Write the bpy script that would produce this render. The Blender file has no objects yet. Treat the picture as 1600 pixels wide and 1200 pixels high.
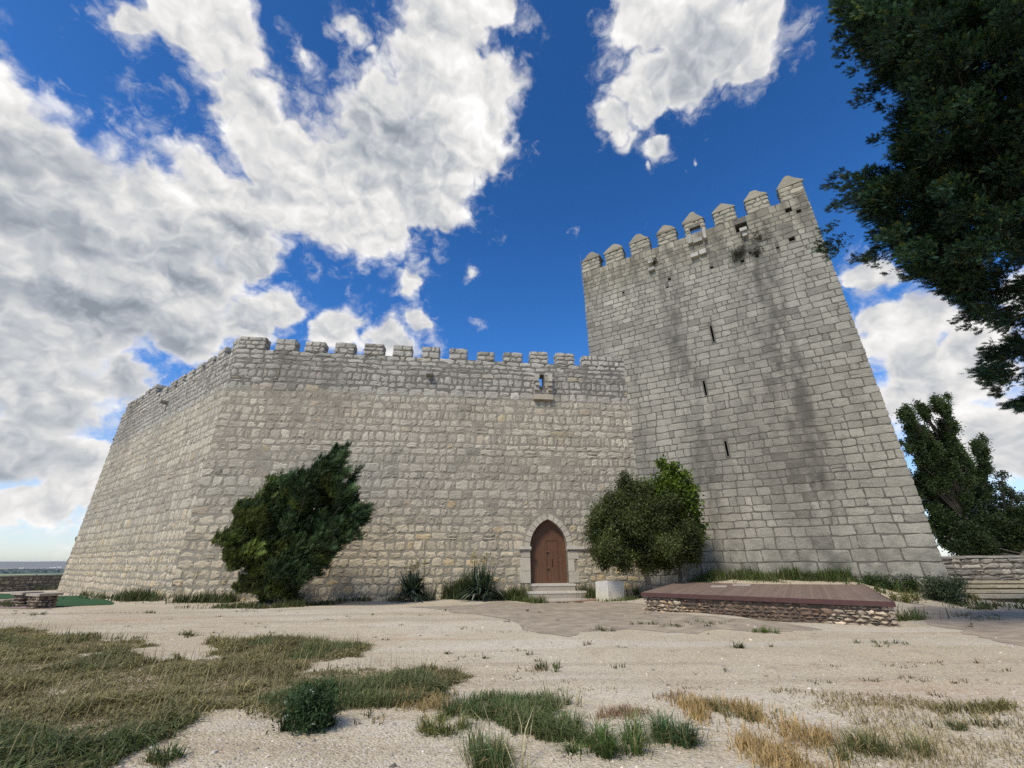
import bpy, math, random
import numpy as np
from mathutils import Vector, Matrix

rad = math.radians
scene = bpy.context.scene
col = scene.collection
RNG = np.random.default_rng(11)
random.seed(5)

# ------------------------------------------------------------------ camera
F, PITCH, ROLL, HC = 656.0, rad(22.9), rad(0.3), 1.5
cp, sp = math.cos(PITCH), math.sin(PITCH)
cr, sr = math.cos(ROLL), math.sin(ROLL)
FWD = np.array([0, cp, sp]); UP0 = np.array([0, -sp, cp]); RT0 = np.array([1.0, 0, 0])
RT = RT0 * cr - UP0 * sr
UP = UP0 * cr + RT0 * sr
CAM = np.array([0, 0, HC])

def ray(px, py): return FWD + (px - 800) / F * RT + (600 - py) / F * UP
def at_depth(px, py, t): return CAM + ray(px, py) * t
def at_Y(px, py, Y): r = ray(px, py); return CAM + r * (Y / r[1])
def at_z(px, py, z): r = ray(px, py); return CAM + r * ((z - HC) / r[2])
def at_plane(px, py, P, n):
    r = ray(px, py); return CAM + r * (np.dot(np.asarray(P) - CAM, n) / np.dot(r, n))
def project(P):
    q = np.asarray(P) - CAM; z = q @ FWD
    return 800 + F * (q @ RT) / z, 600 - F * (q @ UP) / z

cam_d = bpy.data.cameras.new('camera'); cam = bpy.data.objects.new('camera', cam_d); col.objects.link(cam)
cam_d.sensor_width = 36; cam_d.lens = F / 1600 * 36; cam_d.clip_start = .05; cam_d.clip_end = 60000
M = Matrix.Identity(4)
for i in range(3):
    M[i][0] = RT[i]; M[i][1] = UP[i]; M[i][2] = -FWD[i]; M[i][3] = CAM[i]
cam.matrix_world = M
scene.camera = cam

# ------------------------------------------------------------------ plan of the place
ZV = np.array([0, 0, 1.0])
HT = 14.0
A = at_z(377, 526, HC + HT); Bp = at_z(945, 556, HC + HT)
WTOP = HC + HT
dF = Bp - A; dF[2] = 0; dF /= np.linalg.norm(dF); nF = np.cross(dF, ZV)
Lp = at_z(269, 598, HC + HT)
dLout = Lp - A; dLout[2] = 0; dLout /= np.linalg.norm(dLout)
dL = -dLout; nL = np.cross(dL, ZV)
# tower: corner directions for unit height, scaled so that its face meets the wall at pixel (972,565)
tl = ray(909, 411); tr = ray(1252, 284)
tl = tl / tl[2]; tr = tr / tr[2]
j = ray(974, 565)
# point of the front wall seen at the junction
den = np.array([[j[0], -dF[0]], [j[1], -dF[1]]])
tj, sj = np.linalg.solve(den, A[:2]); J = A[:2] + sj * dF[:2]
dd = (tr - tl)[:2]
mt = np.array([[j[0], -dd[0]], [j[1], -dd[1]]]); kk, ss = np.linalg.solve(mt, tl[:2])
HTW = J[1] / (tl[1] + ss * dd[1])
TL = np.array([tl[0] * HTW, tl[1] * HTW, 0]); TR = np.array([tr[0] * HTW, tr[1] * HTW, 0])
TTOP = HC + HTW
dT = TR - TL; LT = np.linalg.norm(dT); dT /= LT; nT = np.cross(dT, ZV)
A0 = np.array([A[0], A[1], 0.0])
LF = sj
# far end of the left wall
rC = ray(92, 915)
mt = np.array([[rC[0], -dLout[0]], [rC[1], -dLout[1]]]); _, LL = np.linalg.solve(mt, A[:2])
C0 = A0 + dLout * LL
def onF(px, py): p = at_plane(px, py, A0, nF); return float((p - A0) @ dF), float(p[2])
def onL(px, py): p = at_plane(px, py, C0, nL); return float((p - C0) @ dL), float(p[2])
def onT(px, py): p = at_plane(px, py, TL, nT); return float((p - TL) @ dT), float(p[2])

# ------------------------------------------------------------------ value noise and ground height
def vnoise(x, y, seed=0):
    x = np.asarray(x, float); y = np.asarray(y, float)
    xi = np.floor(x).astype(np.int64); yi = np.floor(y).astype(np.int64)
    fx = x - xi; fy = y - yi
    fx = fx * fx * (3 - 2 * fx); fy = fy * fy * (3 - 2 * fy)
    def h(a, b):
        n = (a * 374761393 + b * 668265263 + seed * 1442695041) & 0x7fffffff
        n = ((n ^ (n >> 13)) * 1274126177) & 0x7fffffff
        return ((n ^ (n >> 16)) & 0xffff) / 65535.0
    return (h(xi, yi) * (1 - fx) + h(xi + 1, yi) * fx) * (1 - fy) + (h(xi, yi + 1) * (1 - fx) + h(xi + 1, yi + 1) * fx) * fy
def fbm(x, y, seed=0, o=4):
    s = 0; a = .5
    for k in range(o):
        s = s + a * vnoise(x * 2 ** k, y * 2 ** k, seed + k); a *= .5
    return s

ctrl = []
for px, py in ((268, 936), (400, 938), (560, 938), (700, 936), (868, 938), (930, 932)):
    p = at_plane(px, py, A0, nF); ctrl.append(p)
for px, py in ((100, 926), (180, 931)):
    p = at_plane(px, py, C0, nL); ctrl.append(p)
for px, py in ((1180, 903), (1300, 906), (1485, 920)):
    p = at_plane(px, py, TL, nT); ctrl.append(p)
ctrl += [np.array(p, float) for p in ((0, 0, 0), (-6, 5, 0), (6, 5, 0), (0, 9, 0), (-9, 9, 0), (9, 9, 0), (-3, 14, 0), (6, 14, 0), (14, 10, .05), (-14, 12, -.05),
          (-26, 16, -.2), (-45, 36, -.75), (26, 15, .0), (45, 40, 1.0), (0, 60, 0), (-10, -20, 0), (20, -10, 0), (-34, 20, -.3), (-60, 45, -1))]
# the stage stands level: its two front corners fix the ground there
ST_R = at_Y(1395, 941, 12.7); STZ = ST_R[2]
ST_L = at_z(1003, 925.5, STZ)
ctrl += [at_Y(1404, 982, ST_R[1]), at_Y(1004, 955, ST_L[1]), at_Y(1200, 971, .5 * (ST_L[1] + ST_R[1]))]
# ground below the long steps and under the low wall on the right
for px_, py_, Y_ in ((1520, 946, 19.6), (1600, 948, 19.6), (1680, 950, 19.6), (1520, 930, 21.0), (1600, 930, 21.0), (1560, 918, 22.3), (1500, 908, 24.5), (1560, 908, 24.5), (1640, 908, 24.5)):
    ctrl.append(at_Y(px_, py_ + 7, Y_))
CT = np.array(ctrl)
def ground(x, y):
    x = np.asarray(x, float); y = np.asarray(y, float)
    sh = x.shape; xf = x.ravel(); yf = y.ravel()
    out = np.zeros(xf.shape)
    for a in range(0, len(xf), 20000):
        d2 = (xf[a:a+20000, None] - CT[None, :, 0]) ** 2 + (yf[a:a+20000, None] - CT[None, :, 1]) ** 2
        w = 1 / (d2 + .8) ** 1.7
        out[a:a+20000] = (w * CT[None, :, 2]).sum(1) / w.sum(1)
    z = out.reshape(sh)
    near = np.exp(-((x / 22) ** 2 + ((y - 8) / 16) ** 2))
    z = z + near * (.16 * (fbm(x * .28, y * .28, 3) - .47) + .05 * (fbm(x * 1.3, y * 1.3, 9, 3) - .44))
    r = np.hypot(x, y - 18)
    t = np.clip((r - 78) / 170, 0, 1); t = t * t * (3 - 2 * t)
    return z * (1 - t) - 60.6 * t
def gz(x, y): return float(ground(np.array([x]), np.array([y]))[0])
def on_ground(px, py):
    z = 0.0
    for _ in range(12):
        p = at_z(px, py, z)
        if p[1] < 0 or p[1] > 90: p = at_Y(px, py, 40)
        z = .5 * z + .5 * gz(p[0], p[1])
    return np.array([p[0], p[1], gz(p[0], p[1])])

def by_wall(px, off):
    p = at_plane(px, 900, A0 + nF * off, nF); return np.array([p[0], p[1], gz(p[0], p[1])])
# ------------------------------------------------------------------ mesh tools
class MB:
    def __init__(s): s.V = []; s.P = []; s.C = []; s.n = 0
    def add(s, V, polys, C=(.5, .5, .5)):
        V = np.asarray(V, float).reshape(-1, 3)
        C = np.asarray(C, float)
        if C.ndim == 1: C = np.tile(C, (len(V), 1))
        s.V.append(V); s.C.append(C)
        for p in polys:
            p = np.asarray(p, np.int64)
            if p.size: s.P.append(p + s.n)
        s.n += len(V)
    def poly(s, V, C=(.5, .5, .5)): s.add(V, [np.arange(len(V))[None, :]], C)
    def box(s, o, ax, ay, az, C=(.5, .5, .5)):
        o, ax, ay, az = map(lambda q: np.asarray(q, float), (o, ax, ay, az))
        if np.dot(np.cross(ax, ay), az) < 0: o = o + ay; ay = -ay
        V = [o, o+ax, o+ax+ay, o+ay, o+az, o+ax+az, o+ax+ay+az, o+ay+az]
        s.add(V, [[[0, 3, 2, 1], [4, 5, 6, 7], [0, 1, 5, 4], [1, 2, 6, 5], [2, 3, 7, 6], [3, 0, 4, 7]]], C)
    def tube(s, pts, rads, k=7, C=(.5, .5, .5)):
        pts = np.asarray(pts, float); n = len(pts); V = []
        for i in range(n):
            t = pts[min(i+1, n-1)] - pts[max(i-1, 0)]; t /= (np.linalg.norm(t) + 1e-9)
            u = np.cross(t, [.3, .9, .2]); u /= np.linalg.norm(u); w = np.cross(t, u)
            for q in range(k):
                a = 2 * math.pi * q / k
                V.append(pts[i] + rads[i] * (math.cos(a) * u + math.sin(a) * w))
        Fq = [[i*k+q, i*k+(q+1) % k, (i+1)*k+(q+1) % k, (i+1)*k+q] for i in range(n-1) for q in range(k)]
        s.add(V, [Fq, [list(range(k))[::-1]], [[(n-1)*k+q for q in range(k)]]], C)
    def mesh(s, name, off=(0, 0, 0), smooth=False):
        V = np.concatenate(s.V) - np.asarray(off)[None, :]; C = np.concatenate(s.C)
        me = bpy.data.meshes.new(name)
        me.vertices.add(len(V)); me.vertices.foreach_set('co', V.astype(np.float32).ravel())
        idx = np.concatenate([p.ravel() for p in s.P]); cnt = np.concatenate([np.full(len(p), p.shape[1]) for p in s.P])
        st = np.concatenate([[0], np.cumsum(cnt)[:-1]])
        me.loops.add(len(idx)); me.loops.foreach_set('vertex_index', idx.astype(np.int32))
        me.polygons.add(len(cnt)); me.polygons.foreach_set('loop_start', st.astype(np.int32))
        me.polygons.foreach_set('use_smooth', np.full(len(cnt), smooth))
        at = me.color_attributes.new('col', 'FLOAT_COLOR', 'POINT')
        at.data.foreach_set('color', np.concatenate([C, np.ones((len(C), 1))], 1).astype(np.float32).ravel())
        me.update(calc_edges=True); me.validate()
        return me

OFF = {}
def setp(o, label=None, cat=None, group=None, kind=None):
    for k, v in (('label', label), ('category', cat), ('group', group), ('kind', kind)):
        if v: o[k] = v
    return o
def thing(name, loc, label, cat, group=None):
    o = bpy.data.objects.new(name, None); col.objects.link(o)
    o.location = tuple(loc); o.empty_display_size = .3; OFF[o.name] = np.asarray(loc, float)
    return setp(o, label, cat, group)
def part(name, mb, mat, parent=None, label=None, smooth=False):
    off = OFF[parent.name] if parent is not None else np.zeros(3)
    o = bpy.data.objects.new(name, mb.mesh(name, off, smooth)); col.objects.link(o)
    o.data.materials.append(mat)
    if parent is not None: o.parent = parent; OFF[o.name] = off
    if label: o['label'] = label
    return o
def solo(name, mb, mat, loc=None, smooth=False, **kw):
    loc = np.zeros(3) if loc is None else np.asarray(loc, float)
    o = bpy.data.objects.new(name, mb.mesh(name, loc, smooth)); col.objects.link(o); o.location = tuple(loc)
    o.data.materials.append(mat); OFF[o.name] = loc
    return setp(o, kw.get('label'), kw.get('cat'), kw.get('group'), kw.get('kind'))

# ------------------------------------------------------------------ materials
def new_mat(name):
    m = bpy.data.materials.new(name); m.use_nodes = True
    nt = m.node_tree; nt.nodes.clear()
    return m, nt
class NT:
    def __init__(s, nt): s.nt = nt
    def n(s, t, **kw):
        x = s.nt.nodes.new(t)
        for k, v in kw.items():
            if k.startswith('i_'):
                key = k[2:]; key = int(key) if key.isdigit() else key.replace('_', ' ')
                if hasattr(v, 'is_output') or isinstance(v, bpy.types.NodeSocket): s.nt.links.new(v, x.inputs[key])
                else: x.inputs[key].default_value = v
            else: setattr(x, k, v)
        return x
    def math(s, op, a, b=None, c=None, clamp=False):
        x = s.nt.nodes.new('ShaderNodeMath'); x.operation = op; x.use_clamp = clamp
        for i, v in enumerate((a, b, c)):
            if v is None: continue
            if isinstance(v, bpy.types.NodeSocket): s.nt.links.new(v, x.inputs[i])
            else: x.inputs[i].default_value = v
        return x.outputs[0]
    def vm(s, op, a, b=None, scale=None):
        x = s.nt.nodes.new('ShaderNodeVectorMath'); x.operation = op
        for i, v in enumerate((a, b)):
            if v is None: continue
            if isinstance(v, bpy.types.NodeSocket): s.nt.links.new(v, x.inputs[i])
            else: x.inputs[i].default_value = v
        if scale is not None: x.inputs['Scale'].default_value = scale
        return x
    def mix(s, f, a, b, mode='MIX'):
        x = s.nt.nodes.new('ShaderNodeMix'); x.data_type = 'RGBA'; x.blend_type = mode; x.clamp_factor = True
        for sock, v in ((x.inputs[0], f), (x.inputs[6], a), (x.inputs[7], b)):
            if isinstance(v, bpy.types.NodeSocket): s.nt.links.new(v, sock)
            else: sock.default_value = v if not (isinstance(v, tuple) and len(v) == 3) else (*v, 1)
        return x.outputs[2]
    def noise(s, vec, scale, detail=4, rough=.55, dist=0.0):
        x = s.nt.nodes.new('ShaderNodeTexNoise'); s.nt.links.new(vec, x.inputs['Vector'])
        x.inputs['Scale'].default_value = scale; x.inputs['Detail'].default_value = detail
        x.inputs['Roughness'].default_value = rough; x.inputs['Distortion'].default_value = dist
        return x.outputs['Fac']
    def ramp(s, f, a, b, lo=0.0, hi=1.0, smooth=True):
        x = s.nt.nodes.new('ShaderNodeMapRange'); x.interpolation_type = 'SMOOTHSTEP' if smooth else 'LINEAR'; x.clamp = True
        s.nt.links.new(f, x.inputs[0]); x.inputs[1].default_value = a; x.inputs[2].default_value = b
        x.inputs[3].default_value = lo; x.inputs[4].default_value = hi
        return x.outputs[0]
    def link(s, a, b): s.nt.links.new(a, b)

def stone_mat(name, grain=1.0, bump=.5, rough=.92, var=.35, pits=True):
    m, nt = new_mat(name); T = NT(nt)
    co = T.n('ShaderNodeTexCoord').outputs['Object']
    at = T.n('ShaderNodeAttribute', attribute_name='col').outputs['Color']
    n1 = T.noise(co, 1.3 * grain, 6, .65); n2 = T.noise(co, 9 * grain, 6, .7); n3 = T.noise(co, 38 * grain, 3, .6)
    v = T.math('ADD', T.math('MULTIPLY', n1, .45), T.math('ADD', T.math('MULTIPLY', n2, .4), T.math('MULTIPLY', n3, .25)))
    k = T.ramp(v, .34, .78, 1 - var * 1.25, 1 + var, False)
    c = T.vm('SCALE', at); T.link(k, c.inputs['Scale']); base = c.outputs[0]
    # lichen and grime patches (a stain of its own, not shade)
    g = T.ramp(T.noise(co, .55 * grain, 7, .7), .5, .68)
    base = T.mix(T.math('MULTIPLY', g, .35), base, T.mix(1.0, base, (.72, .72, .74), 'MULTIPLY'))
    pit = T.ramp(T.noise(co, 14 * grain, 2, .5), .64, .72)
    base = T.mix(T.math('MULTIPLY', pit, .45 if pits else 0.0), base, T.mix(1.0, base, (.4, .38, .36), 'MULTIPLY'))
    hgt = T.math('SUBTRACT', T.math('ADD', T.math('MULTIPLY', n2, 1.0), T.math('MULTIPLY', n3, .45)), T.math('MULTIPLY', pit, .5))
    bp = T.n('ShaderNodeBump', i_Strength=bump, i_Distance=.09, i_Height=hgt)
    bs = T.n('ShaderNodeBsdfPrincipled', i_Base_Color=base, i_Roughness=rough, i_Normal=bp.outputs[0])
    bs.inputs['Specular IOR Level'].default_value = .25
    out = T.n('ShaderNodeOutputMaterial'); T.link(bs.outputs[0], out.inputs[0])
    return m
def leaf_mat(name, trans=.3, rough=.55, spec=.3):
    m, nt = new_mat(name); T = NT(nt)
    at = T.n('ShaderNodeAttribute', attribute_name='col').outputs['Color']
    bs = T.n('ShaderNodeBsdfPrincipled', i_Base_Color=at, i_Roughness=rough); bs.inputs['Specular IOR Level'].default_value = spec
    tr = T.n('ShaderNodeBsdfTranslucent', i_Color=T.mix(1.0, at, (1.0, 1.15, .55), 'MULTIPLY'))
    mx = T.n('ShaderNodeMixShader', i_0=trans); T.link(bs.outputs[0], mx.inputs[1]); T.link(tr.outputs[0], mx.inputs[2])
    out = T.n('ShaderNodeOutputMaterial'); T.link(mx.outputs[0], out.inputs[0])
    return m
def plain_mat(name, rough=.7, metal=0.0, nscale=20, namp=.25, bump=.15, stretch=(1, 1, 1)):
    m, nt = new_mat(name); T = NT(nt)
    co = T.n('ShaderNodeTexCoord').outputs['Object']
    mp = T.n('ShaderNodeMapping', i_Vector=co, i_Scale=stretch).outputs[0]
    at = T.n('ShaderNodeAttribute', attribute_name='col').outputs['Color']
    n = T.noise(mp, nscale, 5, .6); k = T.ramp(n, .3, .7, 1 - namp, 1 + namp, False)
    c = T.vm('SCALE', at); T.link(k, c.inputs['Scale'])
    bp = T.n('ShaderNodeBump', i_Strength=bump, i_Distance=.02, i_Height=n)
    bs = T.n('ShaderNodeBsdfPrincipled', i_Base_Color=c.outputs[0], i_Roughness=rough, i_Metallic=metal, i_Normal=bp.outputs[0])
    bs.inputs['Specular IOR Level'].default_value = .3
    out = T.n('ShaderNodeOutputMaterial'); T.link(bs.outputs[0], out.inputs[0])
    return m

M_STONE = stone_mat('limestone', 1.0, .55, var=.3)
M_TOWER = stone_mat('tower_limestone', 1.0, .45, var=.3)
M_DRY = stone_mat('dry_stone', 2.5, .5, var=.35)
M_MARBLE = stone_mat('pale_stone', 2.0, .2, .7, .14, False)
M_BARK = stone_mat('bark', 3.0, .8, var=.4)
M_CONIFER = leaf_mat('conifer_needles', .12, .6, .25)
M_LEAF = leaf_mat('broad_leaves', .28)
M_GRASS = leaf_mat('grass_blades', .3, .6, .2)
M_PAINT = plain_mat('brown_paint', .5, 0, 6, .12, .1, (1, 1, .4))
M_WOOD = plain_mat('deck_boards', .7, 0, 4, .22, .2)
M_METAL = plain_mat('dark_metal', .5, .7, 20, .2)
M_FLAT = plain_mat('matt', .9, 0, 12, .25)

# ground material
def ground_material():
    m, nt = new_mat('sandy_ground'); T = NT(nt)
    co = T.n('ShaderNodeTexCoord').outputs['Object']
    big = T.noise(co, .16, 5, .6, .4)
    mp = T.n('ShaderNodeMapping', i_Vector=co, i_Scale=(.22, 1.0, 1), i_Rotation=(0, 0, rad(-12))).outputs[0]
    streak = T.noise(mp, .55, 6, .62, .3)
    med = T.noise(co, 1.6, 6, .65)
    spk = T.noise(co, 34, 3, .7); spk2 = T.noise(co, 90, 2, .6)
    vor = T.n('ShaderNodeTexVoronoi', i_Vector=co, i_Scale=42.0); peb = vor.outputs['Color']; pd = vor.outputs['Distance']
    c = T.mix(T.ramp(big, .38, .66), (.525, .43, .28), (.62, .535, .39))
    c = T.mix(T.math('MULTIPLY', T.ramp(streak, .55, .72), .75), c, (.46, .30, .165))
    c = T.mix(T.math('MULTIPLY', T.ramp(streak, .42, .28), .6), c, (.66, .58, .47))
    c = T.mix(T.math('MULTIPLY', T.ramp(med, .53, .72), .5), c, (.30, .23, .15))
    rut = T.n('ShaderNodeMapping', i_Vector=co, i_Scale=(.05, .9, 1), i_Rotation=(0, 0, rad(9))).outputs[0]
    rt = T.noise(rut, 1.1, 3, .5, .8)
    c = T.mix(T.math('MULTIPLY', T.ramp(rt, .54, .64), .36), c, (.68, .61, .50))
    c = T.mix(T.math('MULTIPLY', T.ramp(rt, .46, .36), .4), c, (.36, .275, .185))
    scuff = T.noise(co, 5.5, 5, .7, .6)
    c = T.mix(T.math('MULTIPLY', T.ramp(scuff, .56, .74), .45), c, (.29, .23, .16))
    sep = T.n('ShaderNodeSeparateColor', i_0=peb).outputs[0]
    c = T.mix(T.ramp(sep, .72, 1.0, 0, .55, False), c, (.62, .58, .52))
    c = T.mix(T.ramp(sep, .22, 0.0, 0, .5, False), c, (.18, .14, .10))
    k = T.ramp(T.math('ADD', T.math('MULTIPLY', spk, .6), T.math('MULTIPLY', spk2, .4)), .3, .7, .68, 1.28, False)
    cc = T.vm('SCALE', c); T.link(k, cc.inputs['Scale']); c = cc.outputs[0]
    h = T.math('ADD', T.math('MULTIPLY', spk, .6), T.math('SUBTRACT', T.math('MULTIPLY', med, 1.5), T.math('MULTIPLY', pd, .9)))
    bp = T.n('ShaderNodeBump', i_Strength=.5, i_Distance=.03, i_Height=h)
    # vegetation on the slopes away from the forecourt
    ps = T.n('ShaderNodeSeparateXYZ', i_0=co)
    low = T.ramp(ps.outputs[2], -3, -8)
    c = T.mix(low, c, (.13, .13, .05))
    bs = T.n('ShaderNodeBsdfPrincipled', i_Base_Color=c, i_Roughness=.95, i_Normal=bp.outputs[0]); bs.inputs['Specular IOR Level'].default_value = .2
    out = T.n('ShaderNodeOutputMaterial'); T.link(bs.outputs[0], out.inputs[0])
    return m

# ------------------------------------------------------------------ ground
def seg(*s): return np.concatenate([np.arange(a, b, st) for a, b, st in s])
xs = seg((-300, -40, 10), (-40, -14, .8), (-14, 14, .14), (14, 40, .8), (40, 301, 10))
ys = seg((-260, -10, 10), (-10, 2.5, .8), (2.5, 16, .12), (16, 42, .5), (42, 301, 10))
X, Y = np.meshgrid(xs, ys); Z = ground(X, Y)
nx, ny = len(xs), len(ys)
ii = np.arange(nx * ny).reshape(ny, nx)
Q = np.stack([ii[:-1, :-1], ii[:-1, 1:], ii[1:, 1:], ii[1:, :-1]], -1).reshape(-1, 4)
mb = MB(); mb.add(np.stack([X, Y, Z], -1).reshape(-1, 3), [Q])
solo('ground', mb, ground_material(), smooth=True, kind='structure')

def sheet(name, poly_px, mat, lift=.004, c=(.3, .3, .3), sub=.35, jag=.0, kind='structure', res=None, **kw):
    """an irregular patch lying on the ground: outline given as ground points"""
    P = np.array([on_ground(*p)[:2] for p in poly_px])
    pts = []
    for i in range(len(P)):
        a, b = P[i], P[(i+1) % len(P)]; n = max(1, int(np.linalg.norm(b-a) / sub))
        for k in range(n):
            q = a + (b-a) * k / n
            pts.append(q + jag * np.array([fbm(q[0]*1.7, q[1]*1.7, 21)-.47, fbm(q[0]*1.7+50, q[1]*1.7, 22)-.47]))
    pts = np.array(pts)
    # clip a fine grid by the outline: cells by even-odd test keep the ground's relief
    from mathutils.geometry import delaunay_2d_cdt
    lo = pts.min(0); hi = pts.max(0); st = res or max(.15, min(.5, (hi-lo).max() / 60))
    gx, gy = np.meshgrid(np.arange(lo[0], hi[0], st), np.arange(lo[1], hi[1], st)); g = np.stack([gx.ravel(), gy.ravel()], 1)
    g = g[inside(g, pts)]
    allp = [Vector(p) for p in pts] + [Vector(p) for p in g]
    v, e, f, *_ = delaunay_2d_cdt(allp, [], [list(range(len(pts)))], 1, 1e-4)
    v = np.array([list(q) for q in v]); z = ground(v[:, 0], v[:, 1]) + lift
    mb = MB(); mb.add(np.column_stack([v, z]), [np.array([list(t) for t in f if len(t) == 3])], c)
    return solo(name, mb, mat, smooth=True, kind=kind, **kw)
def inside(g, P):
    x, y = g[:, 0], g[:, 1]; r = np.zeros(len(g), bool); n = len(P); k = n - 1
    for i in range(n):
        c = ((P[i, 1] > y) != (P[k, 1] > y)); 
        with np.errstate(divide='ignore', invalid='ignore'):
            xx = (P[k, 0]-P[i, 0]) * (y-P[i, 1]) / (P[k, 1]-P[i, 1]) + P[i, 0]
        r ^= c & (x < xx); k = i
    return r

# ------------------------------------------------------------------ masonry
U = np.array([(0, 0), (.35, 0), (.67, 0), (1, 0), (1, .35), (1, .67), (1, 1), (.66, 1), (.33, 1), (0, 1), (0, .66), (0, .34)])
ISC = np.array([1, 0, 0] * 4, bool)
def masonry(mb, P0, d, L, zs, wr, rng, colf, excl=None, joint=.03, prot=(.02, .05), bulge=.03, edge=.03, rough=.5, wav=0.0, split=.05, ext=.03, stain=None, seed=0, flush=0.0):
    n = np.cross(d, ZV); B = []
    for k in range(len(zs) - 1):
        ex = sorted(excl(zs[k], zs[k+1])) if excl else []
        e0, e1 = (rng.uniform(-.025, .03), rng.uniform(-.025, .03)) if ext else (0, 0)
        a = -ext + e0; free = []
        for (u, v) in ex:
            if u > a: free.append((a, u))
            a = max(a, v)
        if a < L + ext + e1: free.append((a, L + ext + e1))
        w0, w1 = wr(k) if callable(wr) else wr
        for (a, b) in free:
            s = a
            if b - a < .04: continue
            while s < b - 1e-6:
                w = rng.uniform(w0, w1)
                if rng.random() < .12: w *= .55
                if b - (s + w) < w0 * .55: w = b - s
                if w > w1 * 1.5: w = w / 2
                if rng.random() < split:
                    h = rng.uniform(.4, .6); B += [(s, s+w, k, 0, h), (s, s+w, k, h, 1)]
                else: B.append((s, s+w, k, 0, 1))
                s += w
    if not B: return
    B = np.array(B); N = len(B)
    zs = np.asarray(zs); K = B[:, 2].astype(int); nz = len(zs) - 1
    def zc(k, s):
        edgew = np.where((k == 0) | (k == nz), .25, 1.0)
        return zs[k] + wav * edgew * (np.sin(s * 1.3 + k * 12.9 + seed) * .6 + np.sin(s * 3.1 + k * 4.7) * .4 + np.sin(s * 7.3 + k * 2.2) * .3)
    u = np.tile(U[None, :, 0], (N, 1)); v = np.tile(U[None, :, 1], (N, 1))
    w = (B[:, 1] - B[:, 0])[:, None]; hh = (zs[K+1] - zs[K])[:, None] * (B[:, 4] - B[:, 3])[:, None]
    jx = rng.normal(0, 1, (N, 12)) * rough * .035; jy = rng.normal(0, 1, (N, 12)) * rough * .035
    cut = np.where(ISC[None, :], rng.uniform(0, 1, (N, 12)) * .06 * rough, 0)
    cx = .5 - u; cy = .5 - v
    jt = joint * rng.uniform(.5, 1.5, (N, 1))
    s = B[:, 0:1] + u * w + np.sign(cx) * np.minimum(jt / 2, w * .2) * (np.abs(cx) > .3) + cx * 2 * cut + jx
    vv = B[:, 3:4] + v * (B[:, 4] - B[:, 3])[:, None]
    kk = np.tile(K[:, None], (1, 12))
    z = zc(kk, s) * (1 - vv) + zc(kk + 1, s) * vv + np.sign(cy) * np.minimum(jt / 2, hh * .2) * (np.abs(cy) > .3) + cy * 2 * cut + jy
    sc = s.mean(1, keepdims=True); zc_ = z.mean(1, keepdims=True)
    pr = rng.uniform(prot[0], prot[1], (N, 1))
    if flush: pr = pr - flush * sstep(.50, .60, fbm(sc * .33 + seed, zc_ * .45, 55)) * rng.uniform(.4, 1.2, (N, 1))
    f1x = 1 - np.minimum(2 * edge / w, .3); f1z = 1 - np.minimum(2 * edge / hh, .3)
    f2x = 1 - np.minimum(4.2 * edge / w, .6) - .1; f2z = 1 - np.minimum(4.2 * edge / hh, .6) - .1
    S = np.concatenate([s, sc + (s - sc) * f1x, sc + (s - sc) * f2x, sc], 1)
    ZZ = np.concatenate([z, zc_ + (z - zc_) * f1z, zc_ + (z - zc_) * f2z, zc_], 1)
    dj = rng.normal(0, 1, (N, 12)) * rough * .012
    D = np.concatenate([np.full((N, 12), -.06), pr + dj * .7, pr + bulge * rng.uniform(.3, 1.2, (N, 1)) + dj, pr + bulge * rng.uniform(.4, 1.5, (N, 1))], 1)
    V = P0[None, None, :2] + S[..., None] * d[None, None, :2] + D[..., None] * n[None, None, :2]
    V = np.concatenate([V, ZZ[..., None]], -1).reshape(-1, 3)
    C = colf(sc[:, 0], zc_[:, 0], rng)
    C = np.repeat(C[:, None, :], 37, 1)
    if stain is not None: C = C * stain(S, ZZ)[..., None]
    i = np.arange(12); jn = (i + 1) % 12
    q = np.concatenate([np.stack([i, jn, 12+jn, 12+i], 1), np.stack([12+i, 12+jn, 24+jn, 24+i], 1)])
    t = np.stack([24+i, 24+jn, np.full(12, 36)], 1)
    o = (np.arange(N) * 37)[:, None, None]
    mb.add(V, [(q[None] + o).reshape(-1, 4), (t[None] + o).reshape(-1, 3)], C.reshape(-1, 3))

def courses(z0, z1, lo, hi, rng):
    out = [z0]
    while out[-1] < z1 - .01:
        h = rng.uniform(lo, hi) if not callable(lo) else lo(out[-1]) * rng.uniform(.85, 1.15)
        hm = lo if not callable(lo) else lo(out[-1]) * .8
        if z1 - (out[-1] + h) < hm * .6: h = z1 - out[-1]
        if h > 1.6 * (hi if not callable(lo) else lo(out[-1])): h /= 2
        out.append(out[-1] + h)
    return out
def lerp(a, b, t): return a + (b - a) * t
def sstep(a, b, x): t = np.clip((x - a) / (b - a), 0, 1); return t * t * (3 - 2 * t)

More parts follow.
